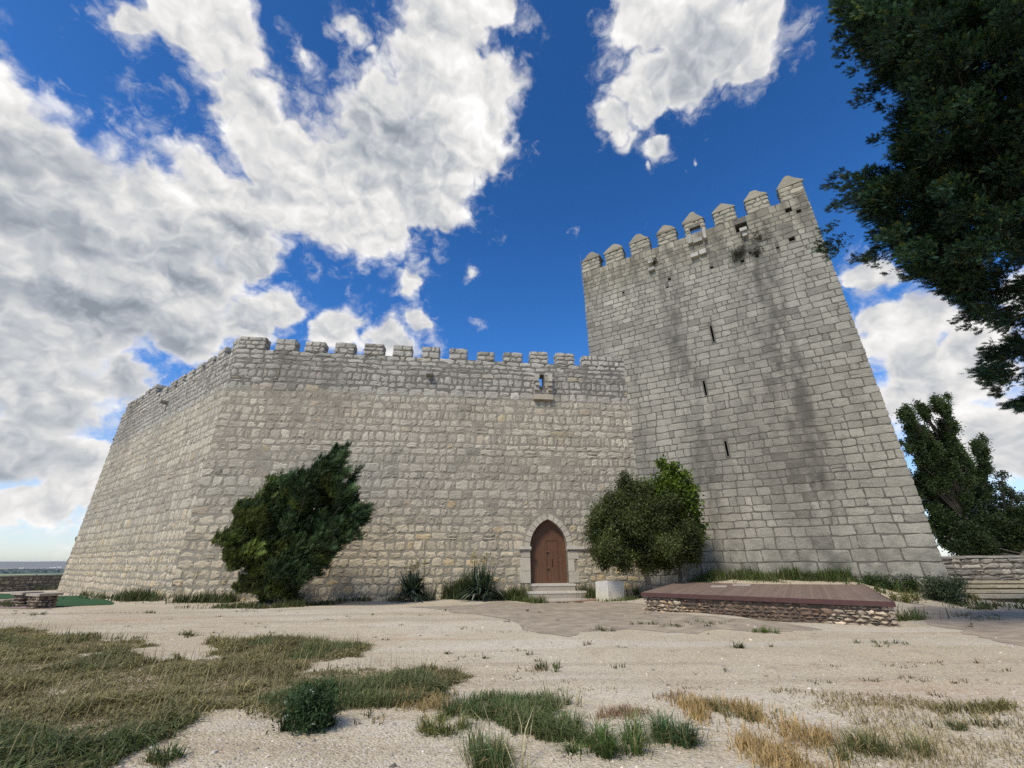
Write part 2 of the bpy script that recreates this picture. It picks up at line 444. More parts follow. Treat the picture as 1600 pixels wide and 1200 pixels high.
C_GREY = np.array([.48, .443, .348]); C_WARM = np.array([.52, .437, .30]); C_TOWER = np.array([.365, .34, .272])
def col_wall(s, z, rng):
    n = len(s); low = sstep(5.6, 1.6, z + 1.8 * (fbm(s * .25, z * .25, 5) - .47))
    top = sstep(11.3, 12.2, z)
    c = lerp(C_GREY[None], C_WARM[None], (low * .85)[:, None])
    warmth = np.clip(fbm(s * .16 + 9, z * .2, 8) * 1.6 - .45, 0, 1)
    c = lerp(c, np.array([[.46, .39, .28]]), (warmth * .5)[:, None])
    c = lerp(c, np.array([[.43, .405, .36]]), (top * .6)[:, None])
    b = rng.normal(1, .085, n) * np.where(rng.random(n) < .08, .78, 1) * np.where(rng.random(n) < .04, 1.18, 1)
    c = c * b[:, None] * (.9 + .22 * vnoise(z * 1.9 + 3, z * 0, 12))[:, None]
    y = rng.random(n) < .012 + .06 * low; c[y] = c[y] * np.array([1.03, .95, .80])
    p = rng.random(n) < .03; c[p] = c[p] * np.array([1.03, .96, .91])
    return np.clip(c, .05, .8)
def col_tower(s, z, rng):
    n = len(s)
    c = np.tile(C_TOWER, (n, 1)) * rng.normal(1, .08, n)[:, None]
    c *= (.86 + .3 * fbm(s * .3, z * .3, 31))[:, None]
    d = rng.random(n) < .1; c[d] *= .8
    c = lerp(c, c * np.array([[1.08, 1.04, .93]]), (sstep(20, 24, z) * .7)[:, None])
    return np.clip(c, .05, .8)
def stain_wall(S, Zz):
    st = fbm(S * 1.1, Zz * .12, 41)
    t = 1 - .28 * sstep(.52, .7, st) * sstep(4, 11, Zz)
    t = t - .18 * sstep(11.4, 11.9, Zz) * sstep(12.9, 12.2, Zz) * fbm(S * .8, Zz * 2, 4)
    return t * (.9 + .2 * fbm(S * .4, Zz * .4, 44))

# --------- openings, from the photograph to wall coordinates
dl, _ = onF(829, 905); dr, _ = onF(889, 905); _, DZ0 = onF(859, 911)
_, DZS = onF(859, 856); _, DZT = onF(859, 811)
DM, DW = (dl + dr) / 2, (dr - dl)
def arch_half(z, grow=0.0):
    """half width of the pointed opening at height z"""
    w = DW / 2
    if z <= DZS: return w + grow
    Hh = DZT - DZS; Rr = (Hh * Hh + w * w) / (2 * w)      # circle through springing and apex, centre on the springing line
    q = (Rr + grow) ** 2 - (z - DZS) ** 2
    return max(0.0, math.sqrt(q) - (Rr - w)) if q > 0 else 0.0
RING = .33
FZ0 = -1.6                                                  # walls start below the ground
_, FCREN = onF(700, 560.5)
FCREN = float(FCREN)
bx0, bz1 = onF(834, 585); bx1, bz0 = onF(853, 602)
BOX = (bx0 + .12, bx1 - .12, bz0 - .1, bz1)
wall_walk = FCREN - 2.6
LTOP = FCREN

def excl_front(z0, z1):
    out = []
    zm = (z0 + z1) / 2
    hw = max(arch_half(zz, RING if zz > DZS else .02) for zz in np.linspace(z0, z1, 7))
    if z1 > DZ0 - .05 and hw > 0.02 and z0 < DZT + RING: out.append((DM - hw, DM + hw))
    if z0 < BOX[3] - .05 and z1 > BOX[2] + .05: out.append((BOX[0], BOX[1]))
    return out

wall_rng = np.random.default_rng(3)
FW = thing('curtain_wall', A0 + dF * LF / 2, 'long pale stone curtain wall with square merlons and the arched brown door', 'castle wall')
zsF = courses(FZ0, FCREN - 1.02, .36, .64, wall_rng) + [FCREN - .69, FCREN - .36, FCREN]
mb = MB()
def jw(k):
    if k >= len(zsF) - 4: return (.55, 1.1)
    q = .75 + .65 * ((k * 0.618 + .2) % 1); return (.34 * q, .8 * q)
masonry(mb, A0, dF, LF + .4, zsF, jw, wall_rng, col_wall, excl_front, .034, (.0, .024), .022, .034, .95, .045, .03, .04, stain_wall, flush=.014)
part('wall_facing', mb, M_STONE, FW)
def core_col(P):
    s = P[:, 0]; z = P[:, 2]
    return None
mb = MB()
TH = 2.6; PT = .75
def P3(s, z, dep): q = A0 + dF * s - nF * dep; return np.array([q[0], q[1], z])
out = [(0, FZ0), (DM - DW/2, FZ0)]
out += [(DM - arch_half(z), z) for z in [DZ0 - .02] + list(np.linspace(DZS, DZT - .02, 12))] + [(DM, DZT)]
out += [(DM + arch_half(z), z) for z in list(np.linspace(DZT - .02, DZS, 12)) + [DZ0 - .02]]
out += [(DM + DW/2, FZ0), (LF + 2, FZ0), (LF + 2, wall_walk), (0, wall_walk)]
CM = (.325, .29, .222)
def extrude(mb, out, dep0, dep1, C):
    n = len(out); Vf = [P3(s, z, dep0) for s, z in out]; Vb = [P3(s, z, dep1) for s, z in out]
    mb.add(Vf, [np.arange(n)[None]], C); mb.add(Vb, [np.arange(n)[::-1][None]], C)
    mb.add(Vf + Vb, [[[i, n+i, n+(i+1) % n, (i+1) % n] for i in range(n)]], C)
extrude(mb, out, 0, TH, CM)
# parapet of the wall walk with the open murder-box hole
def pbox(a, b, z0, z1, C=(.2, .185, .155)): mb.box(P3(a, z0, 0), dF * (b-a), -nF * PT, ZV * (z1-z0), C)
pbox(0, BOX[0], wall_walk, FCREN - .02); pbox(BOX[1], LF + 2, wall_walk, FCREN - .02)
pbox(BOX[0], BOX[1], BOX[3], FCREN - .02); pbox(BOX[0], BOX[1], wall_walk, BOX[2])
part('wall_core', mb, M_STONE, FW)

def merlon(parent, P0, d, s0, s1, z0, z1, th, rng, colf, mat, cap=False, hole=None, name='merlon', ch=.36, stainf=None, corner=None):
    """one merlon: rubble core, facing stones on its four sides, and (on the tower) a pyramid cap"""
    n = np.cross(d, ZV); mb = MB(); L = s1 - s0
    def q(s, dep, z): p = P0 + d * s - n * dep; return np.array([p[0], p[1], z])
    nc = max(2, int(round((z1 - z0) / ch))); zs = list(np.linspace(z0, z1, nc + 1))
    cc = (.22, .205, .17)
    if hole is None:
        mb.box(q(s0, 0, z0 - .15), d * L, -n * th, ZV * (z1 - z0 + .12), cc)
        ex = None
    else:
        a, b, h0, h1 = hole
        mb.box(q(s0, 0, z0 - .15), d * (a - s0), -n * th, ZV * (z1 - z0 + .12), cc); mb.box(q(b, 0, z0 - .15), d * (s1 - b), -n * th, ZV * (z1 - z0 + .12), cc)
        mb.box(q(a, 0, h1), d * (b - a), -n * th, ZV * (z1 - h1 - .03), cc)
        if h0 > z0 - .1: mb.box(q(a, 0, z0 - .15), d * (b - a), -n * th, ZV * (h0 - z0 + .15), cc)
        ex = lambda u, v: [(a - s0, b - s0)] if (u < h1 - .05 and v > h0 + .05) else []
    kw = dict(joint=.04, prot=(.015, .045), bulge=.025, rough=.7, ext=.03)
    masonry(mb, P0 + d * s0, d, L, zs, (.4, .85), rng, colf, ex, stain=stainf, **kw)
    masonry(mb, P0 + d * s1, -n, th, zs, (.35, .7), rng, colf, None, **kw)
    masonry(mb, P0 + d * s1 - n * th, -d, L, zs, (.5, .9), rng, colf, (lambda u, v: [(s1 - b, s1 - a)] if hole and u < h1 - .05 and v > h0 + .05 else []) if hole else None, **kw)
    masonry(mb, P0 + d * s0 - n * th, n, th, zs, (.35, .7), rng, colf, None, **kw)
    o = part(name, mb, mat, parent)
    if cap:
        cb = MB(); e = .07; zc = z1 + .0; hh = cap
        b0 = [q(s0-e, -e, zc), q(s1+e, -e, zc), q(s1+e, th+e, zc), q(s0-e, th+e, zc)]
        b1 = [p + ZV * .13 for p in b0]
        def jj(p): return p + rng.normal(0, .04, 3)
        b1 = [jj(p) for p in b1]
        k0, k1 = .41, .58
        top = [jj(q(lerp(s0-e, s1+e, u), lerp(-e, th+e, v), zc + .16 + hh * .92)) for u, v in ((k0, k0), (k1, k0), (k1, k1), (k0, k1))]
        mid = [(b1[i] * .5 + top[i] * .5) + rng.normal(0, .03, 3) for i in range(4)]
        apex = q((s0+s1)/2, th/2, zc + .16 + hh)
        V = b0 + b1 + mid + top + [apex]
        Fq = [[3, 2, 1, 0]] + [[l*4+i, l*4+(i+1) % 4, l*4+4+(i+1) % 4, l*4+4+i] for l in range(3) for i in range(4)]
        cb.add(V, [Fq, [[12+i, 12+(i+1) % 4, 16] for i in range(4)]], np.array([.29, .255, .185]) * rng.uniform(.8, 1.1))
        part('cap', cb, mat, o)
    return o

_ml = [(380, 417, 526), (434, 464, 529), (480, 509, 531), (526, 555, 533), (571, 600, 536), (616, 644, 538), (661, 687, 540), (704, 730, 542), (747, 772, 545), (788, 815, 547), (829, 855, 549), (869, 896, 551)]
mer_rng = np.random.default_rng(17)
for a, b, t in _ml:
    s0, z = onF(a, t); s1, _ = onF(b, t)
    if a == 380: s0 = 0
    merlon(FW, A0, dF, s0, s1, FCREN, WTOP + mer_rng.normal(0, .05), PT, mer_rng, col_wall, M_STONE, stainf=None)
s0, z = onF(910, 554)
merlon(FW, A0, dF, s0, LF + .3, FCREN, WTOP - .05, PT, mer_rng, col_wall, M_STONE)

# door surround
rng = np.random.default_rng(23)
mb = MB()
def vous(mb, pts_in, pts_out, d0, d1, C):
    V = [P3(*pts_in[0], d0), P3(*pts_in[1], d0), P3(*pts_out[1], d0), P3(*pts_out[0], d0), P3(*pts_in[0], d1), P3(*pts_in[1], d1), P3(*pts_out[1], d1), P3(*pts_out[0], d1)]
    F6 = [[0, 3, 2, 1], [4, 5, 6, 7], [0, 1, 5, 4], [1, 2, 6, 5], [2, 3, 7, 6], [3, 0, 4, 7]]
    mb.add(V, [F6], C)
Hh = DZT - DZS; w = DW / 2; Rr = (Hh * Hh + w * w) / (2 * w)
amax = math.asin(Hh / Rr)
for sgn in (-1, 1):
    nv = 7; an = np.linspace(0, amax, nv + 1)
    for i in range(nv):
        a0, a1 = an[i] + .008, an[i+1] - .008
        def pt(a, r):
            s = DM + sgn * (r * math.cos(a) - (Rr - w)); z = DZS + r * math.sin(a)
            if sgn * (s - DM) < 0: s = DM
            return s, z
        c = np.array([.49, .44, .34]) * rng.uniform(.88, 1.1)
        ro = Rr + RING * rng.uniform(.96, 1.04)
        am = (a0 + a1) / 2
        for u0, u1 in ((a0, am), (am, a1)):
            pi = (pt(u0, Rr), pt(u1, Rr)); po = (pt(u0, ro), pt(u1, ro))
            if sgn < 0: pi, po = pi[::-1], po[::-1]
            vous(mb, pi, po, -.04, .75, c)
part('door_arch', mb, M_MARBLE, FW)
mb = MB()
for sgn in (-1, 1):
    z = DZ0
    while z < DZS - .2:
        h = rng.uniform(.5, .75); h = min(h, DZS - .18 - z)
        ww = rng.uniform(.32, .75)
        a, b = (DM + w, DM + w + ww) if sgn > 0 else (DM - w - ww, DM - w)
        mb.box(P3(a, z + .012, -.043), dF * (b - a), -nF * .85, ZV * (h - .024), np.array([.48, .43, .335]) * rng.uniform(.82, 1.1))
        z += h
part('door_jamb', mb, M_MARBLE, FW)
for a, b in ((onF(811, 855)[0], DM - w + .06), (DM + w - .06, onF(916, 855)[0])):
    mb = MB(); z = DZS - .17; L_ = b - a
    prof = [(-.04, 0), (.10, .06), (.17, .1), (.17, .24), (-.04, .24)]
    V0 = [P3(a, z + y, -x) for x, y in prof]; V1 = [P3(b, z + y, -x) for x, y in prof]; n5 = len(prof)
    mb.add(V0 + V1, [[[i, (i+1) % n5, n5+(i+1) % n5, n5+i] for i in range(n5)], [list(range(n5))[::-1]], [[n5+i for i in range(n5)]]], (.55, .51, .43))
    part('impost', mb, M_MARBLE, FW)
# door
mb = MB(); dd_ = .42
out = [(DM - w, DZ0 - .05)] + [(DM - arch_half(z), z) for z in np.linspace(DZS, DZT - .01, 14)] + [(DM, DZT)] + [(DM + arch_half(z), z) for z in np.linspace(DZT - .01, DZS, 14)] + [(DM + w, DZ0 - .05)]
CD = (.125, .061, .032)
extrude(mb, out, dd_, dd_ + .1, CD)
for s_ in np.linspace(-w + .08, w - .08, 13)[1:-1]:       # narrow cover strips on the boards
    zt = min(DZT - .1, DZS + .9 * Hh * (1 - (abs(s_) / w) ** 1.6))
    mb.box(P3(DM + s_ - .006, DZ0, dd_ - .006), dF * .012, -nF * .02, ZV * (zt - DZ0), (.12, .05, .026))
door = part('door', mb, M_PAINT, FW)
wk0, wk1 = DM - .06, DM + .62
mb = MB(); zt = DZS + .45
for a, b, z0, z1 in ((wk0 - .03, wk0, DZ0 + .12, zt), (wk1, wk1 + .03, DZ0 + .12, zt), (wk0, wk1, zt - .03, zt)):
    mb.box(P3(a, z0, dd_ - .022), dF * (b-a), -nF * .03, ZV * (z1-z0), (.088, .046, .027))
part('wicket_frame', mb, M_PAINT, door)
for zh in (DZS - .22, DZ0 + .78):
    mb = MB(); c0 = P3(DM - .02, zh, dd_ - .05)
    mb.box(c0 - dF * .09 - nF * .0, dF * .18, -nF * .06, ZV * .05, (.26, .19, .12))
    mb.box(c0 - dF * .05 + nF * .035 - ZV * .04, dF * .10, -nF * .03, ZV * .05, (.12, .07, .04))
    part('handle', mb, M_METAL, door)
mb = MB(); mb.box(P3(DM + .26, DZS - 1.05, dd_ - .02), dF * .05, -nF * .02, ZV * .45, (.08, .04, .02)); part('lock_plate', mb, M_METAL, door)

# murder box: two corbel stacks and a ledge
mb = MB()
_, lz0 = onF(848, 626); _, lz1 = onF(848, 618)
la, _ = onF(833, 622); lb, _ = onF(863, 622)
mb.box(P3(la, lz0, -.30), dF * (lb - la), -nF * .28, ZV * (lz1 - lz0), (.46, .40, .30)); part('ledge', mb, M_STONE, FW)
for sx0, sx1 in ((833, 842), (855, 863)):
    mb = MB(); a, _ = onF(sx0 + 1, 600); b, _ = onF(sx1 - 1, 600)
    zz = np.linspace(lz1 + .3, BOX[3] - .1, 5); pr = [.28, .42, .5, .38]
    for i in range(4):
        jx = rng.normal(0, .03)
        mb.box(P3(a + jx, zz[i] + .01, -pr[i]), dF * (b - a), -nF * (pr[i] + .1), ZV * (zz[i+1] - zz[i] - .02), np.array([.48, .44, .36]) * rng.uniform(.8, 1.25))
    part('corbel', mb, M_STONE, FW)
gx, gz_ = onF(671, 586)
mb = MB(); mb.box(P3(gx - .2, gz_ - .1, -.45), dF * .4, -nF * .5, ZV * .16, (.3, .29, .26)); mb.box(P3(gx - .2, gz_ + .06, -.4), dF * .1, -nF * .45, ZV * .1, (.3, .29, .26)); mb.box(P3(gx + .1, gz_ + .06, -.4), dF * .1, -nF * .45, ZV * .1, (.3, .29, .26))
part('water_spout', mb, M_STONE, FW)

# ------------------------------------------------------------------ left curtain wall
LW = thing('curtain_wall', (A0 + C0) / 2, 'receding stone curtain wall running to the far left corner above the green turf', 'castle wall')
rngL = np.random.default_rng(29)
s_step, _ = onL(251, 600); _, zfar = onL(225, 606)
zsL = courses(FZ0, LTOP - 1.02, .36, .64, rngL) + [LTOP - .69, LTOP - .36, LTOP]
mb = MB(); masonry(mb, C0, dL, LL, zsL, (.36, .82), rngL, col_wall, None, .034, (.0, .024), .022, .034, .95, .045, .03, .04, stain_wall, seed=4, flush=.014)
# raised far section
zfar = LTOP + 1.15
masonry(mb, C0, dL, s_step - .6, [LTOP, LTOP + .4, LTOP + .78, zfar], (.5, 1.0), rngL, col_wall, None, .05, (.015, .05), .03, .04, .8, 0, .05, .03, stain_wall)
part('wall_facing', mb, M_STONE, LW)
mb = MB()
def L3(s, z, dep): q = C0 + dL * s - nL * dep; return np.array([q[0], q[1], z])
mb.box(L3(0, FZ0, 0), dL * (LL - .02), -nL * TH, ZV * (wall_walk - FZ0), CM)
mb.box(L3(0, wall_walk, 0), dL * (LL - .02), -nL * PT, ZV * (LTOP - .02 - wall_walk), (.2, .185, .155))
mb.box(L3(0, LTOP - .01, 0), dL * (s_step - .6), -nL * PT, ZV * (zfar - LTOP), (.2, .185, .155))
part('wall_core', mb, M_STONE, LW)
mb = MB(); masonry(mb, C0 - nL * TH, nL, TH, zsL, (.45, 1.0), rngL, col_wall, None, .034, (.0, .022), .022, .034, .9, .045, .02, .04, stain_wall); part('end_facing', mb, M_STONE, LW)
sA, _ = onF(380, 526); pitch = (onF(788, 547)[0] - onF(434, 529)[0]) / 8
s = LL - 2.3
merlon(LW, C0, dL, LL - 1.0, LL - .03, LTOP, WTOP, PT, mer_rng, col_wall, M_STONE)
k = 0
while s > 1.2:
    a, b = s - 1.15, s
    if a < s_step - .4: base = zfar
    else: base = LTOP
    if not (s_step + .9 < (a + b) / 2 < s_step + 1.6): merlon(LW, C0, dL, a, b, base, base + (WTOP - FCREN) * (.8 + .25 * mer_rng.random()), PT, mer_rng, col_wall, M_STONE)
    s -= pitch
sx, sz = onL(262, 630)
mb = MB(); mb.box(L3(sx - .2, sz - .1, -.5), dL * .4, -nL * .55, ZV * .2, (.25, .24, .2)); part('water_spout', mb, M_STONE, LW)

# ------------------------------------------------------------------ tower
TZ0 = -1.2
_mt = [(909, 936, 411), (945, 973, 397), (984, 1014, 380), (1026, 1055, 362), (1067, 1099, 345), (1112, 1147, 326), (1161, 1198, 306), (1212, 1251, 284)]
_, TCREN = onT(1104, 365); 
TCREN = np.mean([onT(940, 420)[1], onT(1104, 363)[1], onT(1205, 314)[1]])
TW = thing('castle_tower', TL + dT * LT / 2, 'tall square stone keep with pointed merlons and three arrow slits', 'tower')
slits = []
for (x0, y0, x1, y1) in ((1109, 508, 1117, 535), (1098, 594, 1105, 619), (1132, 688, 1139, 714)):
    s0, z1 = onT(x0 + 1.5, y0); s1, z0 = onT(x1 - 1.5, y1); sm = (s0 + s1) / 2
    slits.append((sm - .11, sm + .11, z0, z1))
recs = []
for (x0, y0, x1, y1) in ((1147, 349, 1170, 360),):
    s0, z1 = onT(x0, y0); s1, z0 = onT(x1, y1); zc = (onT((x0+x1)/2, (y0+y1)/2)[1]); recs.append((s0, s1, zc - .35, zc + .35))
holes = []
for x, y, hs in ((1232, 328, .22), (1248, 330, .16), (1237, 373, .2), (1046, 436, .13), (1160, 408, .13), (1112, 418, .12), (1183, 400, .12), (1215, 387, .1), (1172, 395, .1), (1043, 449, .1), (974, 457, .09)):
    s_, z_ = onT(x, y); hs *= .82; holes.append((s_ - hs, s_ + hs, z_ - hs, z_ + hs))
def excl_tower(z0, z1):
    return [(a, b) for a, b, h0, h1 in slits + recs + holes if z0 < h1 - .06 and z1 > h0 + .06]
rngT = np.random.default_rng(37)
def tch(z): return .64 if z < 2.2 else (.46 if z < 17 else .41)
zsT = courses(TZ0, TCREN, tch, .8, rngT)
def twr(k):
    z = zsT[k]; q = .8 + .45 * ((k * 0.618) % 1); return (.65 * q, 1.4 * q) if z < 2.2 else ((.4 * q, .98 * q) if z < 18 else (.36 * q, .85 * q))
streaks = [(onT(1060, 500)[0], 1.0, .5), (onT(1040, 440)[0], .7, .35), (onT(1150, 420)[0], 1.5, .38), (onT(1225, 560)[0], .9, .5), (onT(1200, 450)[0], .8, .36), (onT(1290, 700)[0], 1.2, .3)]
def stain_tower(S, Zz):
    t = np.ones_like(S)
    n = fbm(S * 3.6, Zz * .8, 61, 5); n2 = fbm(S * .8, Zz * .16, 66, 5)
    t = t - .2 * sstep(.46, .66, n2)
    for s0, w_, a in streaks:
        wv = w_ * (.6 + .8 * fbm(Zz * .25, S * 0 + s0, 77))
        t = t - .4 * a * np.exp(-((S - s0 - .9 * (fbm(Zz * .13, S * 0 + s0 * 3, 79) - .47)) / wv) ** 2) * np.clip(4.2 * n - 1.25, 0, 1.6) * sstep(TCREN + .5, TCREN - 2.5, Zz) * (.45 + .55 * sstep(2, 9, Zz))
    t = t - .3 * sstep(TCREN - 3.6, TCREN - 1.2, Zz) * sstep(.35, .6, n)
    t = t - .3 * sstep(3.2, 1.5, Zz) * sstep(.4, .62, n)
    t = t - .22 * sstep(2.5, 0, S) * sstep(10, 16, Zz)
    return np.clip(t, .42, 1.1)
mb = MB()
masonry(mb, TL, dT, LT, zsT, twr, rngT, col_tower, excl_tower, .024, (.006, .022), .008, .014, .38, .03, .012, .035, stain_tower)
for P_, d_ in ((TR, -nT), (TR - nT * LT, -dT), (TL - nT * LT, nT)):
    masonry(mb, P_, d_, LT, zsT, lambda k: (1.0, 2.0), rngT, col_tower, None, .045, (.015, .05), .018, .028, .5, .03, .0, .04, None)
part('wall_facing', mb, M_TOWER, TW)
def T3(s, z, dep): q = TL + dT * s - nT * dep; return np.array([q[0], q[1], z])
mb = MB(); mb.box(T3(0, TZ0, 0), dT * LT, -nT * LT, ZV * (TCREN - .02 - TZ0), (.15, .138, .112))
core = part('wall_core', mb, M_TOWER, TW)
cut = MB()
for a, b, h0, h1 in slits: cut.box(T3(a, h0, -.3), dT * (b-a), -nT * 1.6, ZV * (h1-h0))
for a, b, h0, h1 in recs: cut.box(T3(a, h0, -.3), dT * (b-a), -nT * 1.2, ZV * (h1-h0))
for a, b, h0, h1 in holes: cut.box(T3(a, h0, -.3), dT * (b-a), -nT * .75, ZV * (h1-h0))
cme = cut.mesh('cut', OFF[TW.name]); co_ = bpy.data.objects.new('cut', cme); col.objects.link(co_); co_.parent = TW
bm_ = core.modifiers.new('b', 'BOOLEAN'); bm_.object = co_; bm_.operation = 'DIFFERENCE'; bm_.solver = 'EXACT'
dg = bpy.context.evaluated_depsgraph_get()
nm = bpy.data.meshes.new_from_object(core.evaluated_get(dg)); core.modifiers.clear(); core.data = nm
for a_ in list(nm.color_attributes): nm.color_attributes.remove(a_)
at_ = nm.color_attributes.new('col', 'FLOAT_COLOR', 'POINT'); at_.data.foreach_set('color', np.tile(np.array([.15, .138, .112, 1], np.float32), len(nm.vertices)))
bpy.data.objects.remove(co_)
for a, b, h0, h1 in slits:      # dressed lining of each arrow slit
    mb = MB(); e = .05; D0, D1 = -.03, 1.25; cdk = (.2, .19, .165)
    for (u, v, p, q_) in ((a, a + e, h0, h1), (b - e, b, h0, h1), (a + e, b - e, h0, h0 + e), (a + e, b - e, h1 - e, h1)):
        mb.box(T3(u + .004, p + .004, D0), dT * (v - u - .008), -nT * (D1 - D0), ZV * (q_ - p - .008), cdk)
    part('arrow_slit', mb, M_TOWER, TW)
mrT = np.random.default_rng(43)
win = None
for i, (a, b, t) in enumerate(_mt):
    s0, z = onT(a, t); s1, _ = onT(b, t)
    if i == 0: s0 = 0.0
    if i == 7: s1 = LT
    hole = None; zb = TCREN
    if i == 4:
        h0, _ = onT(1080, 370); h1, _ = onT(1097, 366); z0 = onT(1089, 372)[1]; z1 = onT(1089, 358)[1]
        hole = (h0, h1, max(z0, TCREN + .02), z1 + .3)
        win = hole
    merlon(TW, TL, dT, s0, s1, TCREN, TTOP + mrT.normal(0, .04), (.4 if i == 4 else .8), mrT, col_tower, M_TOWER, cap=(.95 if i < 7 else 1.1), hole=hole, ch=.42)
# other sides of the parapet
for P_, d_ in ((TR, -nT), (TL - nT * LT, nT), (TR - nT * LT, -dT)):
    for q in range(1, 7):
        merlon(TW, P_, d_, LT * q / 7 - .65, LT * q / 7 + .65, TCREN, TTOP, .7, mrT, col_tower, M_TOWER, cap=.72, ch=.5)
a, b, h0, h1 = win
mb = MB()
for u in np.linspace(a + .1, b - .1, 4): mb.tube([T3(u, h0 + .02, .3), T3(u, h1, .3)], [.022, .022], 6, (.6, .6, .6))
mb.tube([T3(a, (h0+h1)/2, .3), T3(b, (h0+h1)/2, .3)], [.016, .016], 6, (.6, .6, .6))
part('window_grille', mb, M_METAL, TW)
# corbel and ledge stones standing proud under the parapet
for (x0, x1, y0, y1, pr) in ((1075, 1082, 370, 384, .35), (1099, 1104, 362, 376, .35), (1083, 1098, 374, 380, .22), (1080, 1092, 398, 404, .3), (1093, 1104, 392, 399, .25), (1156, 1168, 361, 366, .45), (1160, 1168, 366, 372, .3), (1014, 1022, 408, 414, .35), (1014, 1024, 421, 425, .3)):
    s0, _ = onT(x0, (y0+y1)/2); s1, _ = onT(x1, (y0+y1)/2); zc = onT((x0+x1)/2, (y0+y1)/2)[1]; zh = abs(onT(x0, y0)[1] - onT(x0, y1)[1]) / 2
    mb = MB(); mb.box(T3(s0, zc - zh, -pr), dT * (s1 - s0), -nT * (pr + .1), ZV * (2 * zh), np.array([.42, .40, .34]) * mrT.uniform(.85, 1.2)); part('corbel', mb, M_TOWER, TW)

# ------------------------------------------------------------------ vegetation tools
def frame_from(D, rng):
    D = D / np.linalg.norm(D, axis=1, keepdims=True)
    r = rng.normal(0, 1, D.shape); u = np.cross(D, r); u /= np.linalg.norm(u, axis=1, keepdims=True) + 1e-9
    return u, D, np.cross(u, D)
def scatter(mb, TV, TF, P, D, S, Cc, rng, tip=None):
    N = len(P); u, t, n = frame_from(D, rng)
    TV = np.asarray(TV, float)
    V = P[:, None, :] + S[:, None, None] * (TV[None, :, 0:1] * u[:, None, :] + TV[None, :, 1:2] * t[:, None, :] + TV[None, :, 2:3] * n[:, None, :])
    C = np.repeat(Cc[:, None, :], len(TV), 1)
    if tip is not None: C = C * (1 + tip * np.clip(TV[:, 1], 0, 1))[None, :, None]
    o = (np.arange(N) * len(TV))[:, None, None]
    polys = [(np.asarray(f)[None] + o).reshape(-1, np.asarray(f).shape[1]) for f in TF]
    mb.add(V.reshape(-1, 3), polys, C.reshape(-1, 3))
def spray_template(n=5, wid=.075, flare=.3, rng=np.random.default_rng(2)):
    V = []; Fs = []
    def tri(b, tpt, w):
        b = np.array(b); tpt = np.array(tpt); ax = tpt - b; sd = np.cross(ax, [0, 0, 1.0]); sd = sd / (np.linalg.norm(sd) + 1e-9) * w
        k = len(V); V.extend([b - sd, b + sd, tpt]); Fs.append([k, k+1, k+2])
    tri((0, 0, 0), (0, 1, .02), wid * .8)
    for i in range(n):
        y = .08 + .75 * i / n; f = flare * (1 - .5 * i / n)
        for sg in (-1, 1):
            tri((0, y, 0), (sg * f * rng.uniform(.8, 1.2), y + f * 1.15, rng.uniform(-.12, .12)), wid)
    return np.array(V), [np.array(Fs)]
SPRAY = spray_template(5, .045, .27)
SPRAY_FINE = spray_template(6, .042, .30)
def leaf_template(n, spread, ll, lw, rng):
    V = []; Fs = []
    for i in range(n):
        c = rng.normal(0, spread, 3); a = rng.normal(0, 1, 3); a[1] += .6; a /= np.linalg.norm(a); b = np.cross(a, rng.normal(0, 1, 3)); b /= np.linalg.norm(b)
        k = len(V); V += [c, c + a * ll * .5 + b * lw / 2, c + a * ll, c + a * ll * .5 - b * lw / 2]; Fs.append([k, k+1, k+2, k+3])
    return np.array(V), [np.array(Fs)]
LEAFS = leaf_template(7, .38, .6, .36, np.random.default_rng(4))
LEAFS_FINE = leaf_template(10, .42, .5, .16, np.random.default_rng(6))
TINT = []          # one tint per point: every clump of leaves has its own age and colour
def clump_cloud(clumps, dens, rng, bias=(0, 0, .3), shell=.55, outw=1.0):
    """points and growth directions in and on a set of ellipsoids (centre, radii)"""
    P = []; D = []; TINT.clear()
    for c, r in clumps:
        c = np.asarray(c, float); r = np.asarray(r, float) * np.ones(3)
        n = max(6, int(dens * (r.prod()) ** (2 / 3)))
        v = rng.normal(0, 1, (n, 3)); v /= np.linalg.norm(v, axis=1, keepdims=True)
        q = (shell + (1 - shell) * rng.random(n)) ** .7
        q = np.where(rng.random(n) < .2, rng.random(n), q)
        lump = .78 + .34 * rng.random(n) + .3 * (rng.random(n) < .06)
        TINT.append(np.full(n, math.exp(rng.normal(0, .3))))
        P.append(c + v * r * (q * lump)[:, None]); D.append(v * outw + np.asarray(bias) + rng.normal(0, .25, (n, 3)))
    return np.concatenate(P), np.concatenate(D)
def lumpy(cl, k, f, rng, keep=.8):
    out = []
    for c, r in cl:
        r = np.asarray(r, float) * np.ones(3); out.append((c, r * keep))
        for _ in range(k):
            v = rng.normal(0, 1, 3); v /= np.linalg.norm(v); out.append((c + v * r * rng.uniform(.55, 1.0), r * f * rng.uniform(.6, 1.3)))
    return out
def greens(n, base, rng, var=.22, alt=None, altp=.2):
    c = np.tile(np.asarray(base, float), (n, 1)) * np.exp(rng.normal(0, var, n))[:, None]
    if alt is not None:
        m = rng.random(n) < altp; c[m] = np.asarray(alt) * np.exp(rng.normal(0, var, m.sum()))[:, None]
    return c
def pxclumps(lst, depth, dvar, rng, thick=1.0):
    out = []
    for px, py, r in lst:
        dp = depth + rng.uniform(-dvar, dvar); rr = r * dp / F
        out.append((at_depth(px, py, dp), (rr, rr * thick, rr)))
    return out
